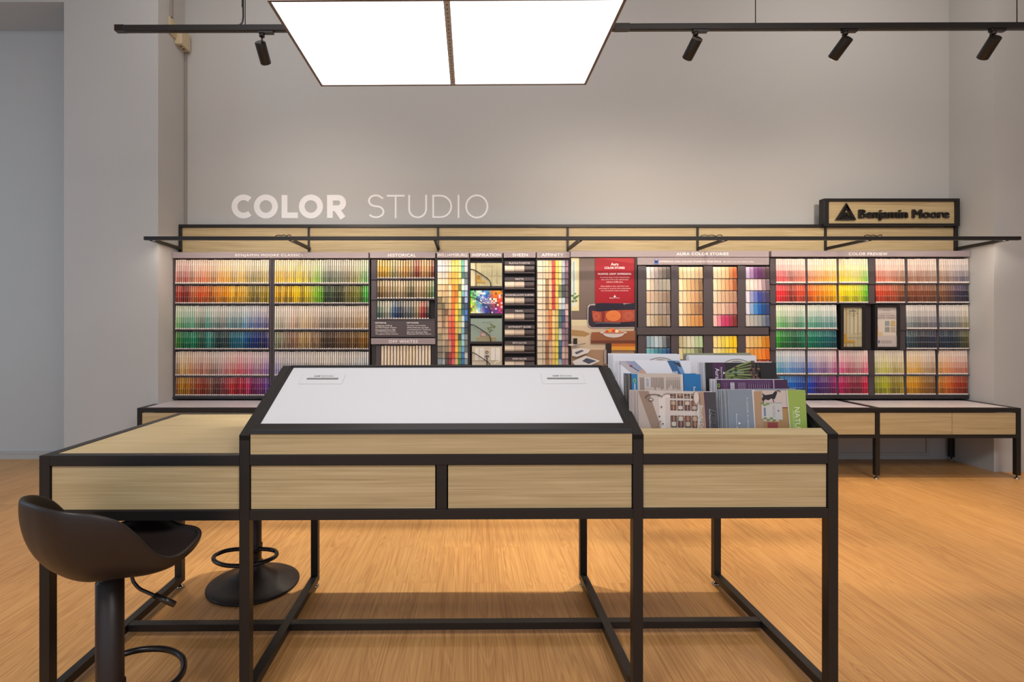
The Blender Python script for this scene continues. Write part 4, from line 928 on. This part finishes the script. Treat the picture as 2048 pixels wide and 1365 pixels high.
# brochure bin
a, b = U[2]+t, U[3]
lb_(MB().prism([(.002, ZT+.001), (.002, ZF-.002), (.036, ZF+.014), (.036, ZT+.001)], a+.002, b-.002, 'x'), 'bin_front', 'oak', bevel=.001)
lb_(MB().prism([(DEP-.002, ZT+.001), (DEP-.002, ZF-.002), (DEP-.036, ZF+.014), (DEP-.036, ZT+.001)], a+.002, b-.002, 'x'), 'bin_back', 'oak', bevel=.001)
lb_(MB().prism([(.036, .84), (.036, .862), (.10, .884), (.41, 1.008), (PK, 1.012), (DEP-.10, .884), (DEP-.036, .862), (DEP-.036, .84)], a+.001, b-.001, 'x'), 'bin_floor', 'rackblack')
for e in ((a+.0005, a+.005), (b-.005, b-.0005)):
    lb_(MB().prism([(.037, ZT), (.037, ZF+.002), (PK, ZP-.024), (DEP-.037, ZF+.002), (DEP-.037, ZT)], e[0], e[1], 'x'), 'bin_side', 'black')

# ------------------------------------------------------------------ brochures leaning in the bin
BW, BH, BT = .292, .216, .0035
def brochures(uc, v, ztop, lean, fn, labels, n, fan, roll=0, cat='brochure', group=None, pagecol='page', W=BW):
    """a pack of n brochures, the front one printed; v = depth of the top edge in the island frame"""
    cth, sth = math.cos(TH), math.sin(TH)
    for i in range(n):
        du = -i*fan*.55-(random.uniform(0, fan*.5) if i else 0); dv = i*(BT+.0022); dz = .0 + (random.uniform(-.003, .002) if i else 0)
        la = math.radians(lean-(i*.25))
        u, vv = uc+du, v+dv
        Pz = ztop+dz; Px = T0[0]+u*cth-vv*sth; Py = T0[1]+u*sth+vv*cth
        R = Matrix.Rotation(TH, 4, 'Z') @ Matrix.Rotation(-la, 4, 'X') @ Matrix.Rotation(math.radians(roll if i == 0 else roll+random.uniform(-.8, .8)), 4, 'Y')
        # local frame: origin at bottom centre; x right, z up the sheet, y thickness back
        up = R @ Vector((0, 0, 1)); base = Vector((Px, Py, Pz))-up*BH
        mb = MB().box(-W/2, W/2, 0, BT, 0, BH)
        o = mb.build('brochure', M[pagecol], recenter=False); o.matrix_world = Matrix.Translation(base) @ R
        o.location = base; o.rotation_euler = R.to_euler()
        tag(o, labels[0] if i == 0 else labels[1], cat, group if i else None)
        ar_ = Art((-W/2, 0, BH), (W/150, 0, 0), (0, 0, -W/150), (0, -1, 0), .00008)   # 150 units wide, 111 tall
        fn(ar_, i); c = ar_.build('cover', M['print'], o, local=True)
W_ = (232, 232, 236)
def logo(a, x, y, s, c, rot=True):
    a.poly([(x+s, y), (x, y-s*.6), (x, y+s*.6)] if rot else [(x, y-s), (x+s*.6, y), (x-s*.6, y)], c)
def c_kitchen(a, i):
    a.rect(0, 0, 150, 111, (202, 192, 186)); a.poly([(0, 0), (22, 0), (50, 111), (0, 111)], (186, 172, 164))
    if i: return
    a.poly([(0, 0), (20, 0), (40, 60), (50, 111), (38, 111)], (150, 128, 112))
    a.rect(40, 6, 118, 111, (218, 210, 206)); a.rect(52, 12, 116, 100, (206, 196, 190))
    for r, (y0, y1) in enumerate(((4, 13), (17, 36), (46, 68))):
        for k in range(4):
            x0 = 62+k*13.5; a.rect(x0, y0, x0+11.5, y1, (92, 66, 58)); a.rect(x0+1.2, y0+1.5, x0+10, (y0+y1)/2-1, [(150, 92, 70), (180, 150, 120), (120, 84, 70), (196, 182, 160)][(k+r) % 4]); a.rect(x0+1.2, (y0+y1)/2+1, x0+10, y1-2, [(178, 160, 140), (140, 90, 60), (200, 190, 176), (110, 70, 66)][(k+r) % 4]); a.rect(x0+5.4, y0, x0+6.1, y1, (214, 206, 200))
    a.line(arc(58, 14, 14, 10, 190, 350, 14), 1.2, (120, 110, 104)); a.line(arc(30, 12, 16, 6, 160, 340, 10), 1.5, (90, 80, 76)); a.ell(24, 16, 5, 3, (120, 108, 100)); a.ell(24, 16, 3, 1.8, (200, 196, 190))
    for q in ((40, 8), (44, 30), (40, 48), (46, 62)): a.ell(q[0], q[1], 1.5, 1.5, (70, 58, 54), 10)
    a.ell(112, 12, 6, 14, (170, 150, 138)); a.ell(112, 11, 4.6, 11, (212, 200, 192)); a.poly([(118, 0), (136, 0), (139, 111), (110, 111), (122, 50)], (166, 138, 118))
    a.poly([(136, 0), (139.5, 0), (146, 111), (140, 111)], (72, 40, 62)); a.poly([(139, 0), (150, 0), (150, 111), (146, 111)], (70, 66, 72)); a.poly([(128, 0), (150, 0), (150, 111), (133, 111)], (68, 64, 70)); a.poly([(126.5, 0), (128.5, 0), (134, 111), (131, 111)], (88, 44, 78))
    a.text('ADVANCE', 138.4, 33.2, 149.6, 92.8, (150, 148, 152), .05, True); a.text('ADVANCE', 139, 34, 149, 92, (36, 34, 38), .03, True); a.text('WATERBORNE INTERIOR', 135.5, 32, 137.8, 90, (200, 198, 200), .01, True)
    a.text('Beautiful Cabinets', 118, 26, 124, 90, (232, 226, 220), 0, True); a.text('with Waterborne', 112, 34, 117, 92, (232, 226, 220), 0, True)
    a.text('Benjamin Moore', 38, 56, 43, 100, (92, 82, 78), .02, True); logo(a, 46, 78, 6, (92, 82, 78))
def c_beige(a, i):
    a.rect(0, 0, 150, 111, (200, 184, 172))
    a.rect(0, 0, 8, 111, (66, 56, 50)); a.rect(5, 0, 17, 111, (40, 122, 178)); a.rect(112, 0, 150, 111, (36, 112, 172)); a.rect(108, 0, 112, 111, (216, 208, 202)); a.rect(113, 0, 114, 111, (60, 50, 48))
    if i: return
    a.ell(11, 14, 3, 5, (150, 190, 60)); a.ell(11, 14, 1.6, 3.4, (40, 122, 178)); a.text('GREEN', 9.5, 20, 12.5, 34, W_, .02, True)
    a.rect(33, 7, 42, 28, W_)
    for k in range(7): a.rect(34, 8.5+k*2.7, 41, 9.7+k*2.7, (60, 56, 56))
    for k in range(5): a.rect(22+k*1.9, 7, 22.9+k*1.9, 34, (150, 134, 126))
    for k in range(8): a.rect(46+k*3.4, 7, 47.2+k*3.4, 30+random.uniform(-8, 4), (142, 126, 118))
    for k in range(7): a.rect(78+k*4.2, 7, 79.2+k*4.2, 9, (142, 126, 118)); a.rect(78+k*4.2, 11, 79.2+k*4.2, 30+random.uniform(-8, 4), (142, 126, 118))
    a.text('Benjamin Moore', 131, 26, 137, 78, W_, .02, True)
def c_hand(a, i):
    a.rect(0, 0, 150, 111, (226, 227, 234))
    if i == 0 or i == 1: a.poly([(0, 0), (22, 0), (50, 26), (40, 40), (0, 8)], (186, 178, 184))
    if i > 1: return
    a.poly([(10, 2), (30, 0), (52, 22), (44, 26)], (150, 160, 186)); a.poly([(40, 18), (50, 20), (58, 30), (54, 34), (44, 28)], (206, 160, 136))
    a.line([(18, 10), (26, 14), (38, 22)], 1.4, (60, 50, 56)); a.line([(20, 9), (25, 11)], 2.2, (180, 50, 50))
    a.poly([(100, 0), (116, 0), (134, 40), (118, 40)], (56, 98, 146)); a.poly([(116, 0), (126, 0), (142, 40), (134, 40)], (112, 152, 196))
    a.poly([(112, 2), (126, 4), (130, 14), (124, 12)], (60, 56, 62))
    a.text('START', 112, 22, 121, 60, W_, .02, True)
def c_ring(col, rim):
    def f(a, i):
        a.rect(0, 0, 150, 111, (226, 227, 234))
        if i: return
        a.ell(106, 45, 46, 38, (150, 142, 134), 40); a.ell(106, 45, 43.5, 36, (214, 210, 206), 40); a.ell(106, 45, 40.5, 33, (120, 112, 104), 40); a.ell(106, 45, 38, 31, (206, 202, 198), 40); a.ell(106, 45, 35, 28, col, 40)
    return f
def c_green_back(a, i):
    a.rect(0, 0, 150, 111, (112, 112, 84)); a.rect(0, 0, 150, 4, (150, 150, 124))
    if i == 0: a.text('Benjamin Moore', 66, 1.2, 100, 3.6, (60, 62, 44), .01)
def c_aura(a, i):
    a.rect(0, 0, 150, 111, (40, 34, 34) if not i else (206, 204, 210))
    if i: return
    a.rect(16, 0, 42, 111, (74, 36, 74))
    R = random.Random(5)
    for k in range(9):
        y = -2+k*7; a.line([(42, 30+(y-30)*.25), (70, 24+(y-24)*.65), (98, y)], 3.4, (104, 118, 62) if k % 2 else (138, 150, 92))
        a.line([(98, y), (106, y+R.uniform(-2, 2))], 4.5, (96, 80, 66))
    a.rect(46, 18, 82, 23, (126, 140, 112))
    for k in range(34): a.ell(R.uniform(94, 116), R.uniform(0, 50), R.uniform(1.5, 4), R.uniform(1.5, 3.2), R.choice([(92, 60, 64), (66, 44, 50), (120, 86, 76), (58, 52, 40)]), 9)
    for k in range(10): a.ell(R.uniform(48, 66), R.uniform(2, 50), 3, 1.4, (40, 50, 30), 8)
    a.rect(116, 0, 150, 111, (36, 31, 32))
    a.text('Aura', 20, 12, 29, 34, W_, .0, True); a.text('Benjamin Moore', 31, 10, 35, 34, W_, .02, True); logo(a, 36.5, 22, 4.5, W_); a.rect(30, 8, 30.3, 38, (180, 160, 180))
def c_purple(a, i):
    a.rect(0, 0, 150, 111, (88, 52, 92) if not i else (200, 198, 206))
    if i: return
    a.rect(0, 0, 10, 111, (60, 36, 60)); a.ell(5, 12, 2.6, 4.5, (150, 190, 60)); a.ell(5, 12, 1.4, 3, (60, 36, 60)); a.rect(0, 0, 1, 111, (190, 186, 192))
    a.rect(30, 6, 38, 22, W_)
    for k in range(6): a.rect(31, 7+k*2.5, 37, 8.1+k*2.5, (60, 50, 60))
    for k in range(5): a.rect(15+k*1.9, 6, 15.8+k*1.9, 24, (128, 96, 130))
    for k in range(7): a.rect(46+k*2.4, 6, 46.9+k*2.4, 24+random.uniform(-6, 3), (170, 146, 172))
    for k in range(10): a.rect(68+k*4.6, 6, 68.9+k*4.6, 7.5, (170, 146, 172)); a.rect(68+k*4.6, 9.5, 69+k*4.6, 24+random.uniform(-6, 3), (170, 146, 172))
    a.rect(119, 0, 122, 111, (170, 150, 170)); a.rect(122, 0, 150, 111, (70, 38, 72))
def c_natura(a, i):
    a.rect(0, 0, 150, 111, (132, 142, 152))
    if i: return
    a.rect(47, 0, 53, 111, (206, 202, 204)); a.poly([(0, 0), (44, 0), (47, 3), (50, 111), (0, 111)], (128, 140, 154))
    a.poly([(50, 3), (53, 1), (116, 1), (119, 111), (51, 111)], (196, 182, 176)); a.poly([(50, 3), (66, 2), (68, 111), (51, 111)], (172, 140, 110)); a.rect(97, 33, 117, 111, (166, 132, 84)); a.rect(98, 33, 117, 35, (136, 52, 48)); a.poly([(66, 60), (118, 60), (119, 111), (66, 111)], (160, 126, 86)); a.rect(74, 62, 94, 80, (140, 66, 66))
    # elk-like figure on the can
    a.poly([(66, 6), (72, 10), (86, 8), (92, 2), (96, 4), (93, 12), (90, 18), (84, 16), (78, 20), (72, 18), (68, 22), (65, 18), (68, 12)], (40, 34, 36)); a.line([(93, 3), (98, 0.5), (101, 5)], 1.2, (90, 54, 40)); a.line([(95, 2), (103, 2)], 1, (90, 54, 40)); a.line([(70, 18), (66, 26)], 1.5, (40, 34, 36)); a.line([(86, 16), (89, 25)], 1.5, (40, 34, 36))
    a.poly([(64, 25), (104, 23), (104, 57), (63, 55)], (190, 190, 188)); a.rect(64, 24, 104, 26, (160, 160, 160)); a.text('NATURA', 85, 30, 90, 52, (150, 148, 146), 0, True); a.rect(68, 34, 71.5, 50, (110, 122, 156)); logo(a, 95, 40, 4, (110, 108, 108))
    for q in ((66, 26), (70, 29), (76, 27), (70, 54), (76, 57), (82, 54), (87, 58)): a.ell(q[0], q[1], 3.5, 1.8, (112, 140, 64), 8)
    a.poly([(114, 0), (150, 0), (150, 111), (118, 111)], (146, 172, 80)); a.poly([(113, 0), (115, 0), (119, 111), (117.5, 111)], (206, 206, 206))
    a.text('NATURA', 127, 33, 137, 92, (226, 232, 210), -.005, True); a.text('PREMIUM INTERIOR', 123, 40, 125.5, 84, (206, 218, 180), 0, True)
    a.text('A LEADER IN GREEN', 34, 14, 38, 76, (206, 212, 218), 0, True); a.text('Benjamin Moore', 12, 46, 16, 84, (220, 222, 228), .02, True); logo(a, 17.5, 64, 5, (220, 222, 228))
def u_at(px, D): 
    aa = (px-CX)/F; return X(px, D)-T0[0]+TH*(D-T0[1])
def pack(px0, px1, ytop, D, *args, **k):
    brochures((u_at(px0, D)+u_at(px1, D))/2, D-T0[1]-.003, Z(ytop, D), *args, **k, W=min(BW, (px1-px0)*D/F))
pack(1277, 1432, 784, 1.99, 6, c_kitchen, ('front left brochure showing white kitchen cabinets and a tap', 'kitchen brochure tucked behind the front left cabinet brochure'), 6, .008, 1.0, group='kitchen brochures in the front left pack')
pack(1259, 1403, 749, 2.10, 6, c_beige, ('beige and blue back cover with barcode in the left bin column', 'blue-edged brochure tucked behind the beige barcode cover'), 5, .006, .3, group='beige brochures in the left column')
pack(1240, 1384, 722.5, 2.20, 6, c_hand, ('white brochure with a hand and blue stripes', 'white brochure tucked behind the hand and blue stripe cover'), 5, .006, 0, group='white brochures in the left column')
pack(1222, 1365, 709, 2.295, 6, c_ring((24, 92, 112), 0), ('rearmost left white brochure with teal ring design', 'plain white brochure tucked behind the teal ring cover'), 5, .006, 0, group='teal ring brochures at the back left')
pack(1455, 1616, 781, 1.985, 5, c_natura, ('front right brochure in slate, tan and lime green with a paint can', 'slate brochure tucked behind the front right paint can cover'), 6, .009, .2, group='paint can brochures in the front right pack')
pack(1434, 1577, 760.5, 2.09, 5, c_purple, ('purple back cover with barcode in the right bin column', 'brochure tucked behind the purple barcode cover'), 5, .006, 0, group='purple brochures in the right column')
pack(1409, 1556, 726, 2.18, 5, c_aura, ('dark brochure with purple band and green asparagus stems', 'brochure tucked behind the asparagus cover'), 5, .007, 0, group='asparagus brochures in the right column')
pack(1374, 1520, 712, 2.275, 5, c_ring((92, 98, 46), 0), ('white brochure with olive ring design behind the asparagus cover', 'plain white brochure tucked behind the olive ring cover'), 3, .006, 0, group='olive ring brochures at the back right')
pack(1367, 1508, 707.5, 2.305, 4, c_green_back, ('olive green brochure at the very back of the right column', 'olive green brochure tucked against the rearmost one'), 2, .004, 0, group='olive brochures at the very back')

# ------------------------------------------------------------------ bar stools
def stool(x, y, rz, zs, label):
    r = empty('bar_stool', (x, y, 0), rz, label=label, cat='bar stool', group=None)
    # local: +y is the way the sitter faces
    def b(mb, name, m, parent=r, **k): return mb.build(name, M[m], parent, local=True, **k)
    b(MB().lathe([(0, .0), (.226, .0), (.229, .004), (.229, .010), (.222, .014), (.19, .022), (.14, .036), (.09, .058), (.062, .085), (.050, .105), (.048, .118), (0, .118)], n=72), 'base', 'plastic')
    b(MB().lathe([(.0395, .112), (.0395, zs-.03), (.034, zs-.028), (.034, zs-.002), (0, zs-.002)], n=40), 'column', 'plastic')
    b(MB().lathe([(.047, .104), (.047, .120), (.039, .123)], n=40), 'collar', 'gloss')
    # foot ring
    P = [(.035, .02), (.085, .025), (.128, .045), (.152, .085), (.150, .125), (.118, .170), (.06, .205), (0, .215)]
    ctrl = [(-p[0], p[1]) for p in P][:-1]+[P[-1]]+[P[i] for i in range(len(P)-2, -1, -1)]
    def cr(pts, m=6):
        out = []
        for i in range(len(pts)-1):
            p0, p1, p2, p3 = pts[max(i-1, 0)], pts[i], pts[i+1], pts[min(i+2, len(pts)-1)]
            for k in range(m):
                s = k/m
                out.append(tuple(.5*((2*p1[j])+(-p0[j]+p2[j])*s+(2*p0[j]-5*p1[j]+4*p2[j]-p3[j])*s*s+(-p0[j]+3*p1[j]-3*p2[j]+p3[j])*s**3) for j in range(len(p1))))
        return out+[pts[-1]]
    b(MB().sweep([(p[0], p[1], .192) for p in cr(ctrl)], .0105, 14), 'foot_ring', 'gloss')
    b(MB().lathe([(.041, .172), (.044, .177), (.044, .209), (.041, .213)], n=40), 'ring_clamp', 'plastic')
    # seat: low-backed bucket, polar surface
    NA, NR = 72, 14; vs = []; fs = []
    def rim(phi):               # phi 0 = front
        d = abs(((math.degrees(phi)+180) % 360)-180)
        hs = [(0, .066), (28, .074), (52, .066), (70, .056), (84, .082), (97, .148), (109, .204), (125, .240), (142, .256), (162, .262), (180, .264)]
        Rs = [(0, .225), (35, .252), (60, .238), (90, .216), (118, .222), (142, .228), (162, .215), (180, .208)]
        def it(T):
            for k in range(len(T)-1):
                if d <= T[k+1][0]:
                    def sl(j):
                        if j <= 0 or j >= len(T)-1: return 0
                        return (T[j+1][1]-T[j-1][1])/(T[j+1][0]-T[j-1][0])
                    h_ = T[k+1][0]-T[k][0]; s = (d-T[k][0])/h_; a0, a1 = T[k][1], T[k+1][1]; m0, m1 = sl(k)*h_, sl(k+1)*h_
                    return (2*s**3-3*s*s+1)*a0+(s**3-2*s*s+s)*m0+(-2*s**3+3*s*s)*a1+(s**3-s*s)*m1
            return T[-1][1]
        return it(Rs), it(hs)
    vs.append((0, 0, 0))
    for j in range(1, NR+1):
        s = j/NR
        for i in range(NA):
            phi = 2*PI*i/NA; R_, h_ = rim(phi)
            f = min(1, max(0, (h_-.05)/.2))
            rr = R_*(math.sin(s*PI/2)**(.95-.10*f)); zz = h_*((1-math.cos(s*PI/2))**(1.35-.25*f))
            rr *= 1-.05*f*(s**3)
            vs.append((math.sin(phi)*rr, math.cos(phi)*rr, zz))
    for i in range(NA): fs.append((0, 1+(i+1) % NA, 1+i))
    for j in range(NR-1):
        for i in range(NA):
            a_ = 1+j*NA+i; b_ = 1+j*NA+(i+1) % NA; fs.append((a_, b_, b_+NA, a_+NA))
    mb = MB(); mb.mesh([(v[0], v[1], v[2]+zs+.012) for v in vs], fs, sm=True)
    o = b(mb, 'seat_shell', 'plastic'); sm = o.modifiers.new('solid', 'SOLIDIFY'); sm.thickness = .014; sm.offset = -1
    ss = o.modifiers.new('sub', 'SUBSURF'); ss.levels = 1; ss.render_levels = 2
    b(MB().box(-.05, .05, -.05, .05, zs-.004, zs+.004), 'seat_plate', 'gloss')
    # lift lever on the sitter's right
    lv = b(MB().sweep(cr([(.02, .01, zs-.005), (.057, .030, zs-.008), (.068, .036, zs-.035), (.085, .045, zs-.056), (.108, .057, zs-.068), (.143, .076, zs-.085)], 5), .0055, 10), 'lift_lever', 'gloss')
    b(MB().cyl((.128, .068, zs-.077), (.185, .099, zs-.106), .0095, n=16), 'lever_grip', 'gloss', lv)
    return r
stool(-1.158, 1.70, math.radians(-29), .570, 'dark plastic bar stool in the foreground at the left end of the island')
stool(-1.140, 2.78, math.radians(180), .50, 'dark plastic bar stool pushed under the far side of the island')

# ------------------------------------------------------------------ hanging light box
bz = Z(170, 2.79); D0, D1 = 2.05, 2.79
lx = empty('light_box', (X(906, 2.79), (D0+D1)/2, bz), 0, label='large suspended rectangular light box glowing white above the console', cat='light box')
lx.rotation_euler = (0, -.0057, 0)
x0, x1 = X(642, D1)-lx.location.x, X(1172, D1)-lx.location.x; y0, y1 = D0-lx.location.y, D1-lx.location.y; fr = .012
for q in ((x0, x1, y0, y0+fr), (x0, x1, y1-fr, y1), (x0, x0+fr, y0+fr, y1-fr), (x1-fr, x1, y0+fr, y1-fr)):
    MB().box(*q, -.004, .09).build('frame_side', M['frameg'], lx, local=True)
MB().box(x0+fr, -.013, y0+fr, y1-fr, -.001, .08).build('diffuser', M['lightbox'], lx, local=True)
MB().box(.013, x1-fr, y0+fr, y1-fr, -.001, .08).build('diffuser', M['lightbox'], lx, local=True)
MB().box(-.013, .013, y0+fr, y1-fr, -.004, .08).build('seam_profile', M['ledrow'], lx, local=True)
mb = MB(); 
for k in range(24): yk = y0+.03+k*(y1-y0-.05)/24; mb.box(-.003, .003, yk, yk+.010, -.0055, -.004)
mb.build('seam_clips', M['frameg'], lx, local=True)
for sx in (x0+.08, x1-.08):
    for sy in (y0+.06, y1-.06): MB().cyl((sx, sy, .085), (sx, sy, TOP-bz-.02), .0015, n=6).build('suspension_wire', M['frameg'], lx, local=True)

# ------------------------------------------------------------------ track with spots
KD = 3.40; kz = Z(61, KD)
tk = empty('light_track', (X(1150, KD), KD, kz), label='long black lighting track hung in front of the back wall', cat='light track')
sl = -.0028*-1
tk.rotation_euler = (0, -.0030, 0)
def tx(px): return X(px, KD)-tk.location.x
x0, x1 = tx(232), tx(2075)
MB().box(x0+.03, x1, -.018, .018, .0, .036).build('rail', M['black'], tk, local=True, bevel=.001)
MB().box(x0+.06, x1, -.006, .006, -.0012, .001).build('rail_slot', M['gloss'], tk, local=True)
MB().prism([(-.019, -.001), (.019, -.001), (.019, .038), (-.019, .038)], x0, x0+.06, 'x').build('end_feed', M['gloss'], tk, local=True, bevel=.001)
MB().box(tx(1229), tx(1258), -.0195, .0195, -.002, .038).build('joiner', M['gloss'], tk, local=True, bevel=.001)
for px in (490.5, 1511, 2034): MB().cyl((tx(px), 0, .03), (tx(px), 0, TOP-kz-.02), .0028, n=10).build('suspension_rod', M['gloss'], tk, local=True)
MB().sweep([(tx(474), 0, .037), (tx(480), 0, .043), (tx(485), 0, .060), (tx(486.5), 0, .09), (tx(486), 0, .4), (tx(486), 0, TOP-kz-.02)], .0055, 8).build('supply_cable', M['gloss'], tk, local=True)
MB().sweep([(tx(484), .004, .16), (tx(484.5), .004, .3), (tx(483), .004, TOP-kz-.02)], .004, 8).build('supply_cable', M['gloss'], tk, local=True)
SP = [(524, (-.03, .75, -.56), 'black spotlight on the track left of the light box'), (1391, (-.18, .75, -.56), 'black spotlight first to the right of the light box'),
      (1690, (-.18, .75, -.56), 'black spotlight in the middle of the three right of the light box'), (1986, (.12, .75, -.56), 'black spotlight nearest the right edge of the track')]
for px, dr, lab in SP:
    zt_ = kz+.0030*(X(px, KD)-X(1150, KD)); x_ = X(px, KD)
    s = empty('track_spotlight', (x_, KD, zt_-.03), label=lab, cat='spotlight', group=None)
    MB().box(x_-.02, x_+.075, KD-.014, KD+.014, zt_-.016, zt_-.0015).build('track_adapter', M['gloss'], s, bevel=.001)
    MB().cyl((x_, KD, zt_-.035), (x_, KD, zt_-.012), .017, n=20).build('swivel', M['gloss'], s)
    MB().cyl((x_, KD, zt_-.072), (x_, KD, zt_-.030), .006, n=12).build('stem', M['gloss'], s)
    d = Vector(dr).normalized(); top = Vector((x_, KD, zt_-.078))-d*.026 if px != 524 else Vector((x_-.012, KD, zt_-.072)); end = top+d*.132; r_ = .034
    MB().cyl(top, end, r_, n=36).build('can', M['black'], s, bevel=.001)
    MB().cyl(end, end+d*.002, r_*.8, n=24).build('lens', M['lens'], s)
    l = bpy.data.lights.new('spot_bulb', 'SPOT'); l.energy = 70; l.spot_size = math.radians(110); l.spot_blend = 1.0; l.shadow_soft_size = .03; l.color = (1, .84, .66)
    lo = bpy.data.objects.new('spot_bulb', l); COL.objects.link(lo); lo.parent = s; lo.location = end+d*.01-s.location; lo.rotation_euler = d.to_track_quat('-Z', 'Y').to_euler()
